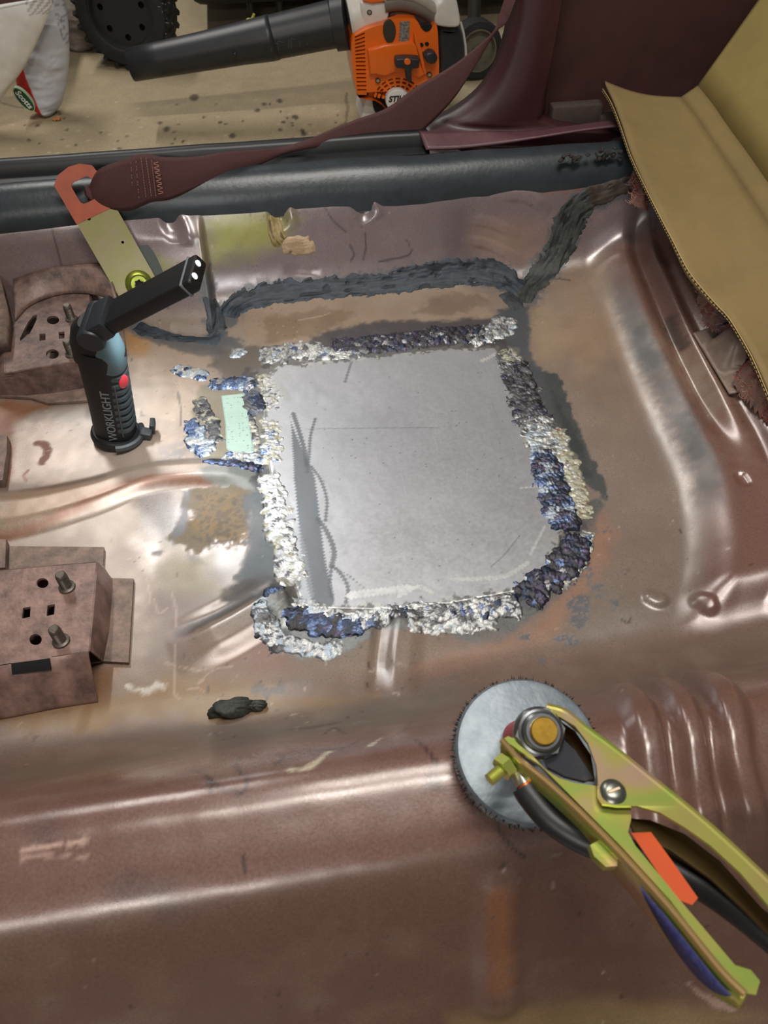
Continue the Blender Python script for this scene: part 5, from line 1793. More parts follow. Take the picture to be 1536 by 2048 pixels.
# terminal bolt with nut
tb0, tb1 = cpx(1034, 1512, 0.234), cpx(980, 1556, 0.2365)
d_ = (tb1 - tb0).normalized()
MT = frame(tb0, (0, 0, 1), z=d_)
Lt = (tb1 - tb0).length
bm = bmesh.new()
prof = [(0, 0)]
z = 0
while z < Lt:
    prof += [(0.0033, z), (0.0029, z + 0.0004), (0.0033, z + 0.0009)]
    z += 0.0010
prof += [(0.0024, Lt), (0, Lt)]
bm_lathe(bm, prof, 14, MT)
tbo = bm_obj('terminal_bolt', bm, m_gold, cl)
bm = bmesh.new()
bm_plate(bm, [(0.0066 * math.cos(k * math.pi / 3), 0.0066 * math.sin(k * math.pi / 3)) for k in range(6)], [circ(0, 0, 0.0031, 12)], Lt * 0.32, Lt * 0.32 + 0.0052, MT)
bm_obj('terminal_nut', bm, m_gold, tbo)
# crimp lug with copper showing
l0, l1 = cpx(1022, 1516, 0.230), cpx(1050, 1570, 0.230)
bm = bmesh.new()
bm_tube(bm, [l0, l0.lerp(l1, 0.5), l1], [0.0030, 0.0044, 0.0048], 14)
bm_obj('cable_lug', bm, simple_mat('tin_lug', (178, 178, 172), 0.3, 0.9), cl)
bm = bmesh.new()
bm_tube(bm, [l1 - (l1 - l0).normalized() * 0.0005, l1 + (l1 - l0).normalized() * 0.004], 0.0042, 14)
bm_obj('copper_strand', bm, simple_mat('copper', (226, 120, 60), 0.35, 0.8), cl)
# cable strap on the handle
clamp_plate('cable_grip', [(1180, 1690), (1206, 1676), (1236, 1712), (1234, 1732), (1212, 1734), (1188, 1712)], lambda u, v: zl(u, v) - 0.006, m_gold, 0.006)
# orange warning label and blue oval sticker on the handle
clamp_plate('orange_label', [(1262, 1666), (1302, 1664), (1340, 1716), (1396, 1796), (1384, 1810), (1352, 1798)], lambda u, v: zl(u, v) - 0.007, simple_mat('orange_label', (196, 76, 26), 0.5), 0.0006, label='orange paper tag')
clamp_plate('orange_label_flap', [(1300, 1808), (1316, 1810), (1346, 1846), (1330, 1838)], lambda u, v: zl(u, v) - 0.016, simple_mat('orange_label_edge', (222, 100, 30), 0.5), 0.0006)
i0 = int(len(sideL) * 0.64)
i1 = int(len(sideL) * 0.965)
tS = np.linspace(0, 1, i1 - i0)[:, None]
bul = np.sin(np.pi * tS) ** 0.8
stA = sideL[i0:i1] + np.array([-0.0022, -0.0022, -0.0035])
stB = stA + (sideB[i0:i1] - sideL[i0:i1]) * 0.62 * bul
V = np.stack([stA, stB], 1)
ii = np.arange(len(stA) - 1)[:, None] * 2 + np.arange(1)[None]
o = to_mesh('oval_sticker', V.reshape(-1, 3), np.stack([ii, ii + 1, ii + 3, ii + 2], -1).reshape(-1, 4), simple_mat('blue_sticker', (34, 36, 84), 0.5, 0, 0.0, 420, rgb2=(60, 60, 104)), cl, True)
o['label'] = 'dark blue oval sticker'
o.modifiers.new('thickness', 'SOLIDIFY').thickness = 0.0005

# ---- cable: a thing of its own
cab = [(1050, 1572, 0.229), (1062, 1592, 0.228), (1100, 1636, 0.226), (1150, 1670, 0.225), (1196, 1690, 0.224), (1250, 1706, 0.222), (1320, 1726, 0.222), (1400, 1768, 0.226), (1470, 1815, 0.232), (1540, 1870, 0.236), (1620, 1940, 0.236), (1700, 2040, 0.225)]
pc = smooth_poly(np.array([cpx(*c) for c in cab]), 8)
bm = bmesh.new()
bm_tube(bm, [Vector(p) for p in pc], 0.0072, 18)
o = bm_obj('welding_cable', bm, simple_mat('black_cable', (30, 31, 33), 0.42, 0, 0.15, 60, 0.05, 300))
tag(o, 'thick black rubber cable running from the clamp out of the right edge', 'cable')

# ================================================================== cardboard sheet over the rear floor
m_card = simple_mat('kraft_cardboard', (122, 102, 64), 0.8, 0, 0.10, 14, 0.12, 500)
m_card_e = simple_mat('corrugated_edge', (166, 140, 90), 0.85)
cb = empty('cardboard_sheet', tuple(at_z(1400, 600, 0.105)))
tag(cb, 'creased brown corrugated cardboard sheet lying over the rear floor and folded up', 'cardboard')


def zc(y):
    return 0.085 + (y - 0.45) * 0.155


def on_card(u, v, lift=0.0):
    d = RT * (u - 768) / F + UP * (1024 - v) / F + FW
    # plane z = zc(y) + lift
    k = (0.085 - 0.45 * 0.155 + lift - CAM[2]) / (d[2] - 0.155 * d[1])
    return CAM + d * k


edge_px = [(1206, 180), (1222, 215), (1240, 256), (1262, 308), (1292, 370), (1322, 440), (1345, 492), (1376, 545), (1410, 578), (1440, 612), (1460, 645), (1500, 720), (1536, 792), (1580, 880), (1640, 980)]
fold_px = [(1362, 196), (1378, 216), (1396, 240), (1414, 268), (1436, 300), (1460, 334), (1484, 370), (1508, 406), (1530, 440), (1556, 478), (1584, 520), (1616, 570), (1650, 620), (1700, 700), (1760, 790)]
EA = [on_card(u, v) + np.array([0, 0, 0.004 * math.sin(i * 1.3)]) for i, (u, v) in enumerate(edge_px)]
EB = [on_card(u, v, 0.006) for u, v in fold_px]
loft('lower_panel', EA, EB, m_card, cb, 12, lambda a, t: np.stack([0 * a * t, 0 * a * t, -0.006 * np.sin(np.pi * t) + 0.004 * np.sin(a * 9) * (1 - t) + 0.010 * (1 - t) * np.exp(-a * 14)], -1), 0.0036, 6, 'flat lower flap of the cardboard')
# scored strip along the fold
EC = [np.array(p) + np.array([0.022, 0.004, 0.012]) for p in EB]
loft('scored_strip', EB, EC, m_card, cb, 3, None, 0.0036, 6)
ED = [np.array(p) + np.array([0.20, 0.02, 0.40]) for p in EC]
ED[0] = ED[0] + np.array([0.02, 0.04, 0.02])
loft('upper_panel', EC, ED, simple_mat('kraft_cardboard_lit', (138, 120, 70), 0.8, 0, 0.10, 12, 0.12, 500), cb, 14, lambda a, t: np.stack([0.012 * np.sin(np.pi * t) * (1 - a * 0.4), 0 * a * t, 0 * a * t], -1), 0.0036, 6, 'raised upper flap of the cardboard')  # lighter kraft copy: the raised flap's stronger light put into its colour
# fluting in the cut edge; its shaded gaps are dark blocks
fl = smooth_poly(np.array(EA), 40)
fl, tt = resample(np.hstack([fl[:, :2], fl[:, 2:]]), 0.0011)
bm = bmesh.new()
a_in = 0.0
for sgn in (-1, 1):
    bm_tube(bm, [Vector(p) + Vector((-0.0006, 0, 0.0015 * sgn)) for p in fl[::10]], 0.0006, 6)
bm_obj('cut_edge_liner', bm, m_card_e, cb)
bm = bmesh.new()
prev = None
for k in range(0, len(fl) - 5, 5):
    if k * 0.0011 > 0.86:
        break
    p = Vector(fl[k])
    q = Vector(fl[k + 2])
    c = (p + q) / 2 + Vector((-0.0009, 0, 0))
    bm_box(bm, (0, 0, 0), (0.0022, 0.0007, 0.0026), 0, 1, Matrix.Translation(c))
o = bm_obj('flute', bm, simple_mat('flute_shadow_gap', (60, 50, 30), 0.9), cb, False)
tag(o, 'dark shaded gaps of the open flutes along the cut edge', kind='stuff')


# ================================================================== carpet underlay scraps
def felt(name, px, z0, th, seed, label):
    """Torn pad of red-brown shoddy felt: lumpy body with loose fibres."""
    poly = np.array([at_z(u, v, z0)[:2] for u, v in px])
    lo, hi = poly.min(0), poly.max(0)
    st = 0.0016
    xs, ys = np.arange(lo[0] - 2 * st, hi[0] + 2 * st, st), np.arange(lo[1] - 2 * st, hi[1] + 2 * st, st)
    x, y = np.meshgrid(xs, ys, indexing='ij')
    d = poly_signed(x, y, poly) + 0.006 * (fbm(x, y, 0.008, seed, 3) - 0.5)
    ins = -d
    top = z0 - 0.014 + (th + 0.014) * (sstep(-0.004, 0.012, ins) ** 0.7) + 0.011 * (fbm(x, y, 0.013, seed + 2, 4, 0.7) - 0.5) * sstep(-0.003, 0.006, ins)
    bot = top
    n_, m_ = x.shape
    ii = np.arange(n_ - 1)[:, None] * m_ + np.arange(m_ - 1)[None]
    Q = np.stack([ii, ii + m_, ii + m_ + 1, ii + 1], -1).reshape(-1, 4)
    Q = Q[(ins.reshape(-1)[Q] > -0.0015).all(1)]
    z = np.where(ins > 0, top, bot)
    used = np.unique(Q)
    rm = np.zeros(n_ * m_, int)
    rm[used] = np.arange(len(used))
    f = fbm(x, y, 0.007, seed + 5, 4, 0.7)
    g = fbm(x, y, 0.016, seed + 7, 3)
    col = lin(128, 92, 84) * (1 - f[..., None]) + lin(176, 140, 122) * f[..., None]
    k = sstep(0.52, 0.62, g)[..., None]
    col = col * (1 - 0.7 * k) + lin(150, 66, 66) * 0.7 * k
    k = sstep(0.60, 0.68, fbm(x, y, 0.012, seed + 9, 3))[..., None]
    col = col * (1 - 0.7 * k) + lin(84, 84, 92) * 0.7 * k
    prm = np.stack([0 * x, 0 * x + 0.95, 0 * x + 2.0], -1)
    V = np.stack([x, y, z], -1).reshape(-1, 3)[used]
    cx = poly.mean(0)
    root = empty(name, (float(cx[0]), float(cx[1]), z0))
    tag(root, label, 'padding', 'carpet underlay scraps under the cardboard')
    to_mesh('felt_pad', V, rm[Q], attr_mat(name + '_felt', 0.3, 900, 1.0), root, True, col.reshape(-1, 3)[used], prm.reshape(-1, 3)[used])
    r = np.random.default_rng(seed)
    bm = bmesh.new()
    okx = np.argwhere(ins > 0.0005)
    for _ in range(260):
        i, j = okx[r.integers(len(okx))]
        p = Vector((x[i, j], y[i, j], z[i, j]))
        pts = [p]
        a = r.uniform(0, 6.28)
        for s_ in range(4):
            a += r.normal(0, 0.7)
            p = p + Vector((math.cos(a) * 0.0024, math.sin(a) * 0.0024, r.normal(0.0006, 0.0012)))
            pts.append(p)
        bm_tube(bm, pts, 0.00032, 4, False)
    o = bm_obj('fibres', bm, simple_mat(name + '_fibre', (186, 150, 126), 0.9, 0, 0.0, 60, rgb2=(150, 70, 66)), root)
    tag(o, 'loose frayed fibres', kind='stuff')
    return root


felt('carpet_underlay', [(1392, 545), (1450, 560), (1520, 640), (1530, 690), (1480, 680), (1440, 655), (1412, 640), (1400, 600)], 0.074, 0.014, 601, 'reddish felt underlay scrap above the seat catch')
felt('carpet_underlay', [(1478, 735), (1500, 715), (1560, 760), (1600, 850), (1560, 850), (1524, 818), (1492, 792), (1470, 756)], 0.066, 0.016, 602, 'reddish felt underlay scrap below the seat catch')
felt('carpet_underlay', [(1236, 300), (1256, 300), (1290, 372), (1302, 405), (1290, 405), (1262, 396), (1268, 370), (1250, 340)], 0.118, 0.008, 603, 'thin brown felt scrap at the far corner by the sill')

# ================================================================== lumps of old sealer by the tunnel
for nm, (u, v), (rx, ry, rz), sd, lb in (('putty_lump', (466, 1424), (0.020, 0.0085, 0.008), 5, 'larger dark crumbled putty lump at the foot of the tunnel'),
                                         ('putty_lump', (518, 1419), (0.0085, 0.005, 0.005), 8, 'small dark putty crumb beside the larger lump')):
    bm = bmesh.new()
    bmesh.ops.create_icosphere(bm, subdivisions=4, radius=1.0)
    for vtx in bm.verts:
        c = vtx.co
        n_ = float(fbm(np.array([c.x * 0.01 + c.z * 0.007]), np.array([c.y * 0.01 + c.z * 0.004]), 0.006, sd, 3, 0.6)[0])
        k = 0.6 + 0.8 * n_
        vtx.co = Vector((c.x * rx * k, c.y * ry * k, c.z * rz * k))
    p, n_ = surf_px(u, v)
    o = bm_obj(nm, bm, simple_mat('putty' + str(sd), (40, 42, 38), 0.6, 0, 0.4, 180, 0.6, 300), None, True, None, Matrix.Translation(p + n_ * rz * 0.45) @ frame((0, 0, 0), (1, 0.05, 0), z=n_))
    tag(o, lb, 'putty', 'dark putty lumps by the tunnel')
# ================================================================== garage floor
gx = np.concatenate([np.linspace(-4, -1.05, 12), np.arange(-1.0, 1.0, 0.005), np.linspace(1.05, 5, 14)])
gy = np.concatenate([np.linspace(-2.5, 1.30, 14), np.arange(1.35, 3.0, 0.005), np.linspace(3.05, 7, 14)])
x, y = np.meshgrid(gx, gy, indexing='ij')
n1 = fbm(x, y, 0.5, 701, 4)
n2 = fbm(x, y, 0.03, 702, 4, 0.65)
col = lin(162, 146, 118) * (0.80 + 0.25 * n1 + 0.25 * n2)[..., None]
prm = np.stack([0 * x, 0.72 + 0.1 * n2, 0 * x + 1.0], -1)
rg = np.random.default_rng(4)
spots = [(388, 196, 9), (464, 272, 6), (590, 234, 6), (607, 268, 5), (559, 202, 5), (528, 208, 4), (515, 221, 4), (333, 258, 6), (580, 287, 5), (585, 280, 5), (560, 260, 3), (390, 306, 3), (320, 246, 3), (118, 241, 2), (440, 245, 3), (300, 300, 3), (567, 244, 3), (605, 262, 4)]
spots += [(rg.uniform(0, 700), rg.uniform(200, 330), rg.uniform(1, 2.2)) for _ in range(60)]
for u, v, r in spots:
    c = at_z(u, v, GARAGE_Z)
    d = np.hypot((x - c[0]), (y - c[1]) * 0.55) + 0.006 * (n2 - 0.5)
    m = (1 - sstep(r / 760.0 * 0.7, r / 760.0 * 1.2 + 0.002, d))[..., None] * 0.8
    col = col * (1 - m) + lin(58, 50, 44) * m
for _ in range(50):
    c = at_z(rg.uniform(0, 700), rg.uniform(200, 330), GARAGE_Z)
    m = (1 - sstep(0.001, 0.006, np.hypot(x - c[0], y - c[1])))[..., None] * 0.6
    col = col * (1 - m) + lin(206, 196, 176) * m
for cp in ([(694, 185), (692, 200), (696, 215), (693, 232), (692, 246)], [(0, 205), (40, 215), (70, 212)], [(560, 300), (640, 270), (690, 246)]):
    q = np.array([at_z(u, v, GARAGE_Z)[:2] for u, v in cp])
    d, _ = poly_dist(x, y, smooth_poly(q, 6))
    m = (1 - sstep(0.0012, 0.005, d + 0.004 * (n2 - 0.5)))[..., None] * 0.6
    col = col * (1 - m) + lin(70, 62, 52) * m
ns, nk = x.shape
ii = np.arange(ns - 1)[:, None] * nk + np.arange(nk - 1)[None]
gf = to_mesh('floor', np.stack([x, y, 0 * x + GARAGE_Z], -1).reshape(-1, 3), np.stack([ii, ii + nk, ii + nk + 1, ii + 1], -1).reshape(-1, 4), attr_mat('concrete', 0.14, 160, 0.5), None, True, np.clip(col, 0, 1).reshape(-1, 3), prm.reshape(-1, 3))
tag(gf, 'tan concrete garage floor with dark oil spots', kind='structure')

# ================================================================== leaf blower
YB = 2.06
bl = empty('leaf_blower', tuple(at_z(800, 240, GARAGE_Z)))
tag(bl, 'orange and white petrol leaf blower with long black nozzle on the concrete', 'leaf blower')
m_or = simple_mat('orange_plastic', (228, 104, 24), 0.30, 0, 0.06, 20, coat=0.3)
m_wh = simple_mat('pale_grey_plastic', (206, 202, 194), 0.42, 0, 0.08, 24)
m_bk = simple_mat('black_blower_plastic', (38, 40, 44), 0.42, 0, 0.15, 40, 0.1, 200)
m_gr = simple_mat('grey_handle_plastic', (112, 104, 96), 0.5, 0, 0.1, 30)
m_logo = simple_mat('logo_white', (216, 214, 208), 0.4)


def px_plate(name, px, y0, y1, mat, parent, holes=(), bevel=0.0, label=None):
    """Solid with an outline in the plane y = y0 (front), going back to y1."""
    out_ = [at_y(u, v, y0) for u, v in px]
    hol = [[at_y(u, v, y0) for u, v in h] for h in holes]
    bm = bmesh.new()
    loops = [[(p[0], p[2]) for p in out_]] + [[(p[0], p[2]) for p in h] for h in hol]
    Mx = Matrix(((1, 0, 0, 0), (0, 0, -1, 0), (0, 1, 0, 0), (0, 0, 0, 1)))  # plate z -> -y
    bm_plate(bm, loops[0], loops[1:], -y1, -y0, Mx)
    if bevel > 0 and not holes:
        bmesh.ops.recalc_face_normals(bm, faces=bm.faces[:])
        bmesh.ops.dissolve_limit(bm, angle_limit=0.02, verts=bm.verts[:], edges=bm.edges[:])
        es = [e for e in bm.edges if all(abs(v.co.y - y0) < 1e-5 for v in e.verts)]
        bmesh.ops.bevel(bm, geom=es, offset=bevel, segments=3, profile=0.5, affect='EDGES')
    o = bm_obj(name, bm, mat, parent, True, 40)
    if label:
        o['label'] = label
    return o


def sm_px(px, n=4, closed=True):
    p = np.array(px, float)
    if closed:
        q = np.vstack([p[-1:], p, p[:2]])
        r = smooth_poly(q, n)
        return [tuple(k) for k in r[n:-n - 1]]
    return [tuple(k) for k in smooth_poly(p, n)]


def px_disc(name, u, v, r, y0, y1, mat, parent, n=24, ry=None, bevel=0.0):
    return px_plate(name, [(u + r * math.cos(a), v + (ry or r) * 0.94 * math.sin(a)) for a in np.linspace(0, 2 * math.pi, n, endpoint=False)], y0, y1, mat, parent, (), bevel)


vent = []
for k in range(16):
    v = 66 + k * 8.0
    du = 6.0 * (v / 190.0) ** 2 + (4 if v < 80 else 0) * 0
    sl = 7 * max(0, 1 - (k / 7.0))
    vent.append([(709 + du, v + sl + 3.6), (709 + du, v + sl), (730 + du * 0.8 - 1, v - sl * 0.15), (730 + du * 0.8 - 1, v + 3.6 - sl * 0.15)])
fan_c, fan_r = (797, 203), 24
arcs = []
for ring, (r0, r1) in enumerate(((29, 34), (38, 43), (46, 50))):
    for k in range(10):
        a0 = math.radians(188 + k * 18 + 2.5)
        a1 = math.radians(188 + (k + 1) * 18 - 3.5)
        pts = [(fan_c[0] + r1 * math.cos(a), fan_c[1] + r1 * 0.95 * math.sin(a)) for a in np.linspace(a0, a1, 4)]
        pts += [(fan_c[0] + r0 * math.cos(a), fan_c[1] + r0 * 0.95 * math.sin(a)) for a in np.linspace(a1, a0, 4)]
        arcs.append(pts)
shell = [(703, 84), (706, 76), (716, 68), (729, 61), (747, 54), (765, 49), (780, 43), (795, 38), (812, 37), (829, 38), (836, 44), (842, 56), (850, 62), (858, 60), (864, 54), (869, 46), (874, 52), (876, 70), (877, 100), (878, 146), (870, 168), (856, 196), (845, 216), (830, 232), (800, 236), (778, 226), (764, 210), (752, 202), (719, 196), (714, 186), (708, 160), (703, 124)]
sh = px_plate('motor_cover', shell, YB - 0.085, YB - 0.060, m_or, bl, vent + arcs, 0, 'orange motor cover with vent slots')
px_plate('cover_body', sm_px(shell, 2), YB - 0.062, YB + 0.06, m_or, bl)
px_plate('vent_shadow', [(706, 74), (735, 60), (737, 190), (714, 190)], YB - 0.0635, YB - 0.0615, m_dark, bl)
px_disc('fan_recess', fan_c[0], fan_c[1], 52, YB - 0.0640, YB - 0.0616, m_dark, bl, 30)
px_disc('logo_disc', fan_c[0], fan_c[1], 25, YB - 0.100, YB - 0.080, m_logo, bl, 32, None, 0.003)
pt = at_y(796, 198, YB - 0.1008)
Mtx = Matrix.Translation(Vector(pt)) @ Matrix.Rotation(math.radians(90), 4, 'X')
text_mesh('print', 'STIHL', 0.0185, simple_mat('logo_black', (24, 24, 26), 0.5), Mtx, bl, 0.0004, 0.22, 0.0007)['label'] = 'black lettering STIHL'
pt = at_y(798, 211, YB - 0.1008)
text_mesh('print', 'BG', 0.0135, bpy.data.materials['logo_black'], Matrix.Translation(Vector(pt)) @ Matrix.Rotation(math.radians(90), 4, 'X'), bl, 0.0004, 0.22, 0.0005)
# raised orange bulge with highlight edge
px_plate('cover_step', [(736, 100), (770, 90), (826, 84), (833, 92), (842, 130), (850, 150), (838, 158), (820, 148), (790, 146), (770, 154), (752, 150), (740, 150)], YB - 0.097, YB - 0.082, m_or, bl, (), 0.005)
px_plate('cover_ridge', [(828, 66), (836, 72), (848, 118), (854, 148), (848, 150), (838, 110), (830, 86)], YB - 0.098, YB - 0.08, m_or, bl, (), 0.003)
# starter handle
gh = px_plate('starter_handle', sm_px([(792, 121), (796, 118), (815, 117), (836, 118), (840, 121), (839, 134), (836, 137), (826, 138), (823, 146), (824, 162), (819, 166), (814, 162), (813, 146), (810, 138), (796, 137), (792, 134)], 2), YB - 0.125, YB - 0.100, m_bk, bl, (), 0.004)
px_disc('handle_button', 815, 124, 6.5, YB - 0.1268, YB - 0.122, m_or, gh, 20, None, 0.001)
px_plate('type_label', [(800, 44), (819, 42), (818, 84), (798, 86)], YB - 0.0875, YB - 0.084, simple_mat('label_silver', (168, 164, 156), 0.4, 0.3, 0.0, 300, rgb2=(64, 62, 60)), bl)
px_plate('oval_recess', sm_px([(778, 40), (788, 46), (792, 62), (789, 78), (780, 87), (771, 80), (766, 64), (768, 48)], 3), YB - 0.0875, YB - 0.080, simple_mat('olive_recess', (60, 54, 40), 0.5, 0, 0.0, 30, rgb2=(36, 36, 36)), bl)
for u, v in ((843, 90), (854, 88)):
    px_disc('adjust_hole', u, v, 4.2, YB - 0.0870, YB - 0.080, m_dark, bl, 16)
px_disc('choke_knob', 863, 117, 12.5, YB - 0.112, YB - 0.08, m_bk, bl, 24, None, 0.004)
px_disc('knob_tab', 852, 113, 5, YB - 0.104, YB - 0.08, m_bk, bl, 14, None, 0.002)
for u, v, yy in ((756, 162, YB - 0.090), (859, 150, YB - 0.090), (739, 25, YB - 0.062), (894, 37, YB - 0.072)):
    s_ = px_disc('screw', u, v, 5.2, yy, yy + 0.006, simple_mat('screw_ring', (60, 40, 34), 0.5) if yy < YB - 0.08 else m_bk, bl, 18)
    px_disc('screw_head', u, v, 3.2, yy - 0.0012, yy + 0.004, simple_mat('screw_steel', (176, 168, 150), 0.35, 0.6), s_, 14)
px_plate('cover_notch', sm_px([(842, 54), (848, 50), (862, 50), (864, 54), (858, 62), (850, 63)], 3), YB - 0.0865, YB - 0.07, m_dark, bl)
# scroll housing behind, arched grey handle, white shells
px_plate('fan_scroll', sm_px([(772, 40), (790, 16), (830, 8), (870, 20), (880, 50), (870, 80), (790, 80)], 4), YB - 0.03, YB + 0.05, m_gr, bl, (), 0.01)
arch = [at_y(u, v, YB - 0.05) for u, v in ((768, 6), (790, 2), (812, 3), (836, 10), (858, 22), (876, 36))]
bm = bmesh.new()
bm_tube(bm, [Vector(p) for p in smooth_poly(np.array(arch), 6)], 0.020, 16)
bm_obj('handle_arch', bm, m_gr, bl)
bm = bmesh.new()
bm_tube(bm, [Vector(at_y(u, v, YB - 0.062)) for u, v in ((772, -8), (800, -10), (826, -6), (850, 6), (872, 22))], 0.010, 12)
bm_obj('handle_grip', bm, simple_mat('grip_grey', (150, 142, 132), 0.5), bl)
px_plate('nozzle_socket', sm_px([(722, 6), (740, 4), (770, 4), (777, 10), (778, 30), (772, 45), (750, 52), (729, 58), (724, 40)], 2), YB - 0.060, YB + 0.04, m_wh, bl, (), 0.006)
bm = bmesh.new()
ca, cb_ = Vector(at_y(698, 40, YB - 0.01)), Vector(at_y(735, 32, YB - 0.01))
bm_tube(bm, [ca, ca.lerp(cb_, 0.15), ca.lerp(cb_, 0.5), cb_], [0.050, 0.054, 0.052, 0.048], 32)
bm_obj('socket_ring', bm, m_wh, bl)
px_plate('trigger_guard', [(722, -14), (774, -14), (771, 4), (745, 8), (726, 3)], YB - 0.066, YB + 0.02, m_or, bl, (), 0.004)
px_plate('rear_shell', sm_px([(876, 8), (884, 2), (892, -14), (910, -10), (918, 20), (921, 42), (917, 54), (900, 56), (874, 52), (869, 40), (872, 26)], 2), YB - 0.074, YB + 0.03, m_wh, bl, (), 0.006)
fanh = px_plate('fan_housing', sm_px([(876, 56), (900, 56), (918, 54), (927, 78), (931, 105), (928, 135), (915, 160), (895, 172), (878, 165), (877, 110)], 3), YB - 0.055, YB + 0.07, m_bk, bl, (), 0.012)
bm = bmesh.new()
bm_tube(bm, [Vector(at_y(u, v, YB - 0.03)) for u, v in ((921, 44), (927, 66), (931, 92), (932, 112), (929, 136))], 0.003, 8)
bm_obj('housing_rim', bm, m_wh, fanh)
for px in ([(733, 196), (766, 202), (772, 216), (752, 232), (732, 241), (722, 240), (726, 220)], [(846, 215), (884, 210), (890, 236), (889, 258), (872, 262), (850, 252)]):
    px_plate('foot', px, YB - 0.055, YB + 0.05, m_wh, bl, (), 0.004)
# nozzle: socket end, ring joint, long tube
Pn = [(692, 44, YB - 0.01, 0.0580), (668, 48, YB - 0.005, 0.0570), (664, 49, YB - 0.005, 0.0500), (600, 63, YB + 0.0, 0.0480), (545, 75, YB, 0.0465)]
P2 = [(548, 74, YB, 0.0485), (538, 77, YB, 0.0480), (480, 88, YB + 0.005, 0.0440), (400, 104, YB + 0.01, 0.0405), (320, 119, YB + 0.015, 0.0375), (262, 130, YB + 0.02, 0.0355)]
bm = bmesh.new()
bm_tube(bm, [Vector(at_y(a[0], a[1], a[2])) for a in Pn], [a[3] for a in Pn], 36)
bm_obj('nozzle_inner_tube', bm, m_bk, bl)
bm = bmesh.new()
rgs = bm_tube(bm, [Vector(at_y(a[0], a[1], a[2])) for a in P2], [a[3] for a in P2], 36, caps=False)
o = bm_obj('nozzle_tube', bm, m_bk, bl)
o.modifiers.new('thickness', 'SOLIDIFY').thickness = 0.003
for a0, a1 in (((460, 66), (536, 48)), ((600, 38), (656, 27))):
    bm = bmesh.new()
    pa, pb = Vector(at_y(a0[0], a0[1] + 6, YB - 0.005)), Vector(at_y(a1[0], a1[1] + 4, YB - 0.005))
    bm_box(bm, (0, 0, 0), ((pb - pa).length, 0.03, 0.012), 0.003, 2, frame((pa + pb) / 2, pb - pa, z=(0, 0, 1)))
    bm_obj('lock_tab', bm, m_bk, bl)
for u, v in ((470, 110), (530, 100)):
    px_disc('rivet', u, v, 4, YB - 0.044, YB - 0.03, m_bk, bl, 14, None, 0.002)
# moulded marks on the tube
bm = bmesh.new()
for k, (du, w) in enumerate(((0, 12), (14, 12), (30, 3), (40, 12), (56, 10), (70, 8))):
    p = Vector(at_y(548 + du, 86 - du * 0.20, YB - 0.0466))
    bm_box(bm, (0, 0, 0), (w / 780.0, 0.002, 0.0018), 0, 1, Matrix.Translation(p) @ Matrix.Rotation(-0.22 * -1, 4, 'Y'))
    bm_box(bm, (-w / 1560.0, 0, -0.010), (0.0016, 0.002, 0.018), 0, 1, Matrix.Translation(p))
bm_obj('moulded_mark', bm, simple_mat('mark_grey', (66, 68, 72), 0.5), bl)

# ================================================================== lawn mower behind
mw = empty('lawn_mower', tuple(at_z(275, 132, GARAGE_Z)))
tag(mw, 'black lawn mower with chunky front tyre parked behind the blower nozzle', 'lawn mower')
m_ty = simple_mat('tyre_rubber', (30, 31, 32), 0.75, 0, 0.3, 60, 0.4, 150)
m_ri = simple_mat('black_rim', (36, 37, 36), 0.5, 0, 0.15, 30)
WR = 0.135
wc = at_z(275, 134, GARAGE_Z) + np.array([0, 0.03, WR])
wax = Vector((-0.30, -0.93, 0.12)).normalized()
MW = frame(wc, (1, -0.3, 0), z=wax)
bm = bmesh.new()
bm_lathe(bm, [(WR * 0.64, -0.05), (WR * 0.72, -0.058), (WR * 0.90, -0.055), (WR * 0.98, -0.035), (WR, 0), (WR * 0.98, 0.030), (WR * 0.92, 0.046), (WR * 0.78, 0.052), (WR * 0.68, 0.050), (WR * 0.64, 0.044), (WR * 0.62, 0.03), (WR * 0.62, -0.04), (WR * 0.64, -0.05)], 64, MW)
wh = bm_obj('tyre', bm, m_ty, mw)
bm = bmesh.new()
for k in range(26):
    for sgn in (-1, 1):
        a = 2 * math.pi * (k + 0.5 * (sgn > 0)) / 26
        Mk = MW @ Matrix.Rotation(a, 4, 'Z') @ Matrix.Translation((WR * 0.972, 0, sgn * 0.024)) @ Matrix.Rotation(0.5 * sgn, 4, 'X')
        bm_box(bm, (0, 0, 0), (0.012, 0.013, 0.044), 0.002, 1, Mk)
o = bm_obj('tread_lug', bm, m_ty, wh)
bm = bmesh.new()
hole_c = [circ(WR * 0.45 * math.cos(k * math.pi / 3.5 + 0.3), WR * 0.45 * math.sin(k * math.pi / 3.5 + 0.3), 0.0085, 12) for k in range(7)]
bm_plate(bm, circ(0, 0, WR * 0.62, 48), hole_c, 0.026, 0.030, MW)
rim = bm_obj('rim', bm, m_ri, mw, True, 30)
bm = bmesh.new()
bm_lathe(bm, [(0, 0.0), (WR * 0.62, 0.0), (WR * 0.62, 0.01), (0, 0.01)], 40, MW)
bm_obj('hub_back', bm, m_dark, mw)
bm = bmesh.new()
bm_lathe(bm, [(WR * 0.60, 0.030), (WR * 0.635, 0.046), (WR * 0.655, 0.046), (WR * 0.64, 0.030)], 48, MW)
bm_obj('rim_lip', bm, m_ri, rim)
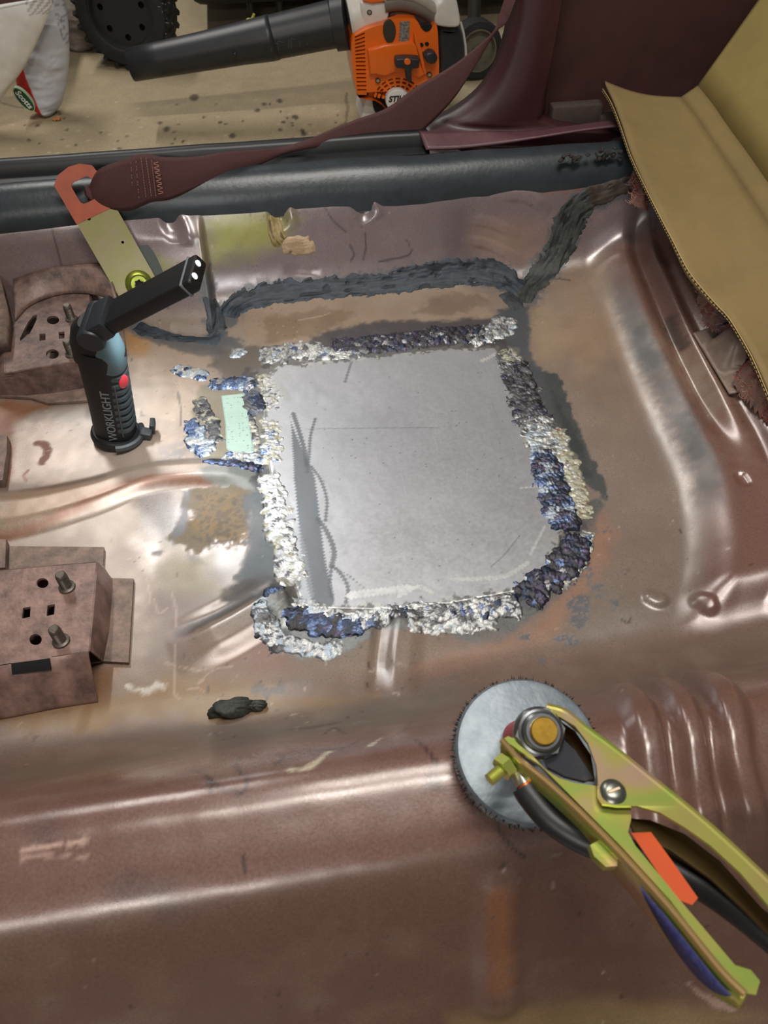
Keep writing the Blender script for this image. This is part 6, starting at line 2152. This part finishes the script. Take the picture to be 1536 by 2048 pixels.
# grass clippings on the tread
bm = bmesh.new()
rg = np.random.default_rng(31)
for k in range(60):
    a = rg.uniform(-0.5, 1.0)
    p = MW @ Vector((WR * rg.uniform(0.80, 1.02) * math.cos(a), WR * rg.uniform(0.80, 1.02) * math.sin(a), rg.uniform(0.02, 0.05)))
    d = Vector((rg.normal(), rg.normal(), rg.normal())).normalized() * rg.uniform(0.003, 0.009)
    bm_tube(bm, [p, p + d], 0.0007, 4)
o = bm_obj('dry_grass', bm, simple_mat('dry_grass', (150, 146, 128), 0.9), mw)
tag(o, 'dry grass clippings stuck on the tyre', kind='stuff')
bm = bmesh.new()
yb = wc[1] + 0.12
bm_box(bm, (0, 0, 0), (1.35, 0.80, 0.20), 0.05, 4, Matrix.Translation((wc[0] + 0.84, yb + 0.42, GARAGE_Z + 0.185)))
for _v in bm.verts:
    if _v.co.z > GARAGE_Z + 0.2:
        _v.co.y += (yb + 0.42 - _v.co.y) * 0.12
bm_obj('deck', bm, simple_mat('black_deck', (22, 22, 23), 0.5, 0, 0.2, 10), mw)
bm = bmesh.new()
oval_loft(bm, [(GARAGE_Z + 0.27, 0.52, 0.27, wc[0] + 0.90, yb + 0.45), (GARAGE_Z + 0.46, 0.50, 0.26, wc[0] + 0.92, yb + 0.46), (GARAGE_Z + 0.55, 0.44, 0.22, wc[0] + 0.96, yb + 0.47), (GARAGE_Z + 0.58, 0.34, 0.15, wc[0] + 1.0, yb + 0.48)], 32, None, 3.5)
bm_obj('hood', bm, simple_mat('black_hood', (26, 26, 27), 0.35), mw)
bm = bmesh.new()
bm_tube(bm, [wc + np.array([0, 0.05, 0]), wc + np.array([0.02, 0.3, 0.02])], 0.014, 12)
bm_obj('axle', bm, m_ri, mw)
for u in (503, 560):
    p = at_z(u + 4, 58, GARAGE_Z)
    bm = bmesh.new()
    bm_tube(bm, [Vector((p[0], p[1], GARAGE_Z + 0.0)), Vector((p[0] - 0.004, p[1] + 0.02, GARAGE_Z + 0.22))], 0.0115, 12)
    bm_obj('support_rod', bm, m_bk, mw)

# second wheel further right
ew = empty('cart_wheel', tuple(at_z(950, 158, GARAGE_Z)))
tag(ew, 'dark wheel with dull grey hub standing half hidden behind the blower', 'wheel')
R2 = 0.072
c2 = at_z(950, 162, GARAGE_Z) + np.array([0, 0.03, R2])
M2 = frame(c2, (1, 0.1, 0), z=(-0.15, -0.98, 0.1))
bm = bmesh.new()
bm_lathe(bm, [(R2 * 0.7, -0.03), (R2 * 0.95, -0.03), (R2, -0.015), (R2, 0.015), (R2 * 0.94, 0.028), (R2 * 0.74, 0.03), (R2 * 0.7, 0.02), (R2 * 0.7, -0.03)], 48, M2)
bm_obj('tyre', bm, m_ty, ew)
bm = bmesh.new()
bm_lathe(bm, [(0, 0.0), (R2 * 0.7, 0.0), (R2 * 0.72, 0.030), (R2 * 0.66, 0.030), (R2 * 0.6, 0.016), (R2 * 0.2, 0.018), (R2 * 0.18, 0.03), (0, 0.03)], 40, M2)
bm_obj('hub', bm, simple_mat('dull_hub', (104, 98, 84), 0.5, 0.2, 0.2, 40), ew)
bm = bmesh.new()
bm_tube(bm, [Vector(c2) + Vector((0, 0.02, 0)), Vector(c2) + Vector((0.0, 0.05, 0.12)), Vector(c2) + Vector((0.05, 0.10, 0.35))], 0.018, 12)
bm_obj('fork', bm, simple_mat('fork_dark', (44, 40, 34), 0.6), ew)

# yellow twisted strip sticking up behind the nozzle
bm = bmesh.new()
yp = YB + 0.09
pts = [at_y(u, v, yp) for u, v in ((507, 70), (505, 56), (498, 50), (493, 44), (496, 39), (502, 39), (506, 34), (508, 28))]
bm_tube(bm, [Vector(p) for p in smooth_poly(np.array(pts), 5)], 0.0052, 10, flat=0.6)
p = at_z(509, 112, GARAGE_Z)
o = bm_obj('plant_stake', bm, simple_mat('yellow_strip', (172, 168, 72), 0.6), None)
tag(o, 'small twisted yellow plastic strip sticking up behind the nozzle', 'strip')


# ================================================================== bags at the left
def pillow(name, left, right, yc, depth, mat, parent, wrinkle=0.006, wscale=(0.03, 0.05), seed=1, nt=60, colfn=None, n=10, dy=None):
    """Stuffed bag between two edge curves in the picture, bulging to front and back."""
    L_ = smooth_poly(np.array(left, float), n)
    R__ = smooth_poly(np.array(right, float), n)
    m = len(L_)
    t = np.linspace(0, 1, nt + 1)
    rowsF, rowsB = [], []
    for i in range(m):
        a = i / (m - 1)
        y0 = yc if dy is None else yc + dy(a)
        A, B = at_y(L_[i, 0], L_[i, 1], y0), at_y(R__[i, 0], R__[i, 1], y0)
        P = A[None] * (1 - t[:, None]) + B[None] * t[:, None]
        bul = depth * (np.sin(np.pi * t) ** 0.6) * (0.25 + 0.75 * np.sin(np.pi * (0.06 + 0.88 * a)) ** 0.5)
        Fp, Bp = P.copy(), P.copy()
        wr = wrinkle * (fbm(P[:, 0] * (0.05 / wscale[0]), P[:, 2] * (0.05 / wscale[1]), 0.05, seed, 4, 0.6) - 0.5) * 2
        Fp[:, 1] -= bul + wr * np.sin(np.pi * t) ** 0.3
        Bp[:, 1] += bul
        rowsF.append(Fp)
        rowsB.append(Bp)
    V = np.vstack([np.array(rowsF).reshape(-1, 3), np.array(rowsB).reshape(-1, 3)])
    k = nt + 1
    ii = np.arange(m - 1)[:, None] * k + np.arange(nt)[None]
    Q = np.stack([ii, ii + 1, ii + k + 1, ii + k], -1).reshape(-1, 4)
    Q2 = Q[:, ::-1] + m * k
    caps = []
    for i in (0, m - 1):
        for j in range(nt):
            caps.append((i * k + j, i * k + j + 1, m * k + i * k + j + 1, m * k + i * k + j))
    QF = np.vstack([Q, Q2, np.array(caps)])
    col = prm = None
    if colfn is not None:
        uu, vv = proj(V)
        col, prm = colfn(V, uu, vv)
    return to_mesh(name, V, QF, mat, parent, True, col, prm)


bag = empty('fertilizer_bag', tuple(at_z(95, 222, GARAGE_Z)))
tag(bag, 'grey-white bag with red stripe and green oval badge standing on the concrete', 'bag')
YG = 2.19


def bag_col(V, uu, vv):
    col = np.tile(lin(196, 198, 206), (len(V), 1))
    prm = np.tile(np.array([0.0, 0.38, 0.4]), (len(V), 1))
    # printed red panel along the left edge of the bag, in the bag's own x/z
    e0, e1 = at_y(50, 130, YG), at_y(92, 226, YG)
    tt = (V[:, 2] - e0[2]) / (e1[2] - e0[2])
    xe = e0[0] + (e1[0] - e0[0]) * tt
    m = sstep(0.0, 0.004, xe - V[:, 0]) * sstep(-0.15, 0.0, tt + 0.1)
    col = col * (1 - m[:, None]) + lin(186, 28, 34) * m[:, None]
    # grey block of small print near the top right
    f = fbm(V[:, 0], V[:, 2] * 6, 0.012, 811, 2)
    q0 = at_y(112, 20, YG)
    q1 = at_y(134, 110, YG)
    m = (V[:, 0] > q0[0]) & (V[:, 2] > q1[2])
    k = (m * sstep(0.5, 0.6, f) * 0.7)[:, None]
    col = col * (1 - k) + lin(112, 112, 122) * k
    return col, prm


pillow('bag_body', [(60, -40), (58, 0), (52, 60), (42, 110), (32, 150), (36, 178), (52, 206), (72, 220), (86, 224)], [(120, -40), (128, 0), (136, 40), (139, 90), (138, 130), (132, 172), (124, 206), (112, 222), (108, 226)], YG, 0.040,
       attr_mat('bag_plastic', 0.03, 60, 0.2), bag, 0.007, (0.06, 0.018), 801, 60, bag_col)
# badge
bc = at_y(51, 184, YG - 0.0)
MBg = Matrix.Translation(Vector((bc[0] + 0.003, YG - 0.046, bc[2]))) @ Matrix.Rotation(math.radians(90), 4, 'X') @ Matrix.Rotation(math.radians(-62), 4, 'Z')
bm = bmesh.new()
bm_plate(bm, circ(0, 0, 0.0315, 32, 0.0150), [], -0.012, 0.0010, MBg)
bd = bm_obj('badge_border', bm, simple_mat('badge_pale', (170, 196, 160), 0.5), bag)
bm = bmesh.new()
bm_plate(bm, circ(0, 0, 0.0295, 32, 0.0132), [], -0.010, 0.0016, MBg)
bm_obj('badge', bm, simple_mat('badge_green', (22, 70, 40), 0.5), bag)['label'] = 'green oval badge'
text_mesh('print', 'Scotts', 0.0185, simple_mat('badge_white', (228, 232, 226), 0.5), MBg @ Matrix.Translation((0, 0, 0.0018)), bag, 0.0003, 0.12, 0.0004)['label'] = 'white lettering Scotts'

# crumpled white plastic bag in front
pb = empty('plastic_bag', tuple(at_z(-60, 230, GARAGE_Z)))
tag(pb, 'crumpled white plastic bag in front of the grey-white bag at the left edge', 'plastic bag')


def white_col(V, uu, vv):
    f = fbm(V[:, 0], V[:, 2], 0.05, 821, 3)
    col = lin(222, 218, 212) * (0.95 + 0.1 * f)[:, None]
    f2 = fbm(V[:, 0] * 4, V[:, 2], 0.02, 822, 2)
    q0, q1 = at_y(60, 12, YG - 0.07), at_y(100, 20, YG - 0.07)
    k = ((V[:, 0] > q0[0]) & (V[:, 2] > q1[2]) & (np.sin(V[:, 0] * 900) > 0.2))[:, None] * 0.7
    col = col * (1 - k) + lin(140, 136, 134) * k
    return col, np.tile(np.array([0.0, 0.45, 0.4]), (len(V), 1))


pillow('bag_skin', [(-260, 60), (-250, 100), (-240, 150), (-210, 200), (-160, 260), (-120, 300), (-90, 310)], [(104, -6), (102, 16), (92, 42), (70, 92), (44, 142), (12, 186), (-60, 306)], YG - 0.09, 0.03,
       attr_mat('white_plastic', 0.03, 60, 0.2), pb, 0.011, (0.05, 0.13), 831, 80, white_col)

# pale streaked sack behind
sk = pillow('sack', [(110, -60), (112, 0), (118, 40), (124, 80), (136, 104)], [(214, -60), (212, 0), (208, 40), (202, 80), (190, 104)], 2.66, 0.06, simple_mat('streaked_sack', (168, 158, 146), 0.6, 0, 0.0, 30, rgb2=(120, 112, 104)), None, 0.012, (0.20, 0.012), 841, 40)
tag(sk, 'pale streaked sack standing between the bag and the mower tyre', 'sack')
# dusky red box far left
bm = bmesh.new()
p = at_y(20, -10, 2.45)
bm_box(bm, (0, 0, 0), (0.34, 0.25, 0.42), 0.01, 2, Matrix.Translation((p[0] - 0.12, 2.62, GARAGE_Z + 0.21)))
o = bm_obj('storage_box', bm, simple_mat('dusky_red', (96, 62, 66), 0.6, 0, 0.2, 12))
tag(o, 'dusky red box behind the white plastic bag at the left edge', 'box')
# dead leaf
c = at_z(114, 241, GARAGE_Z)
bm = bmesh.new()
lf = [(-0.012, 0), (-0.007, 0.006), (-0.002, 0.004), (0.002, 0.009), (0.008, 0.007), (0.012, 0.001), (0.009, -0.006), (0.003, -0.004), (-0.003, -0.008), (-0.006, -0.003)]
bm_plate(bm, lf, [], 0, 0.0006)
for v in bm.verts:
    v.co.z += 0.004 * abs(v.co.x / 0.012) + 0.003 * math.sin(v.co.y * 500)
o = bm_obj('dead_leaf', bm, simple_mat('dead_leaf', (186, 116, 56), 0.7, 0, 0.2, 200), None, False, None, Matrix.Translation(Vector((c[0], c[1], GARAGE_Z + 0.002))) @ Matrix.Rotation(0.4, 4, 'Z'))
tag(o, 'small curled orange-brown dead leaf on the concrete', 'leaf')
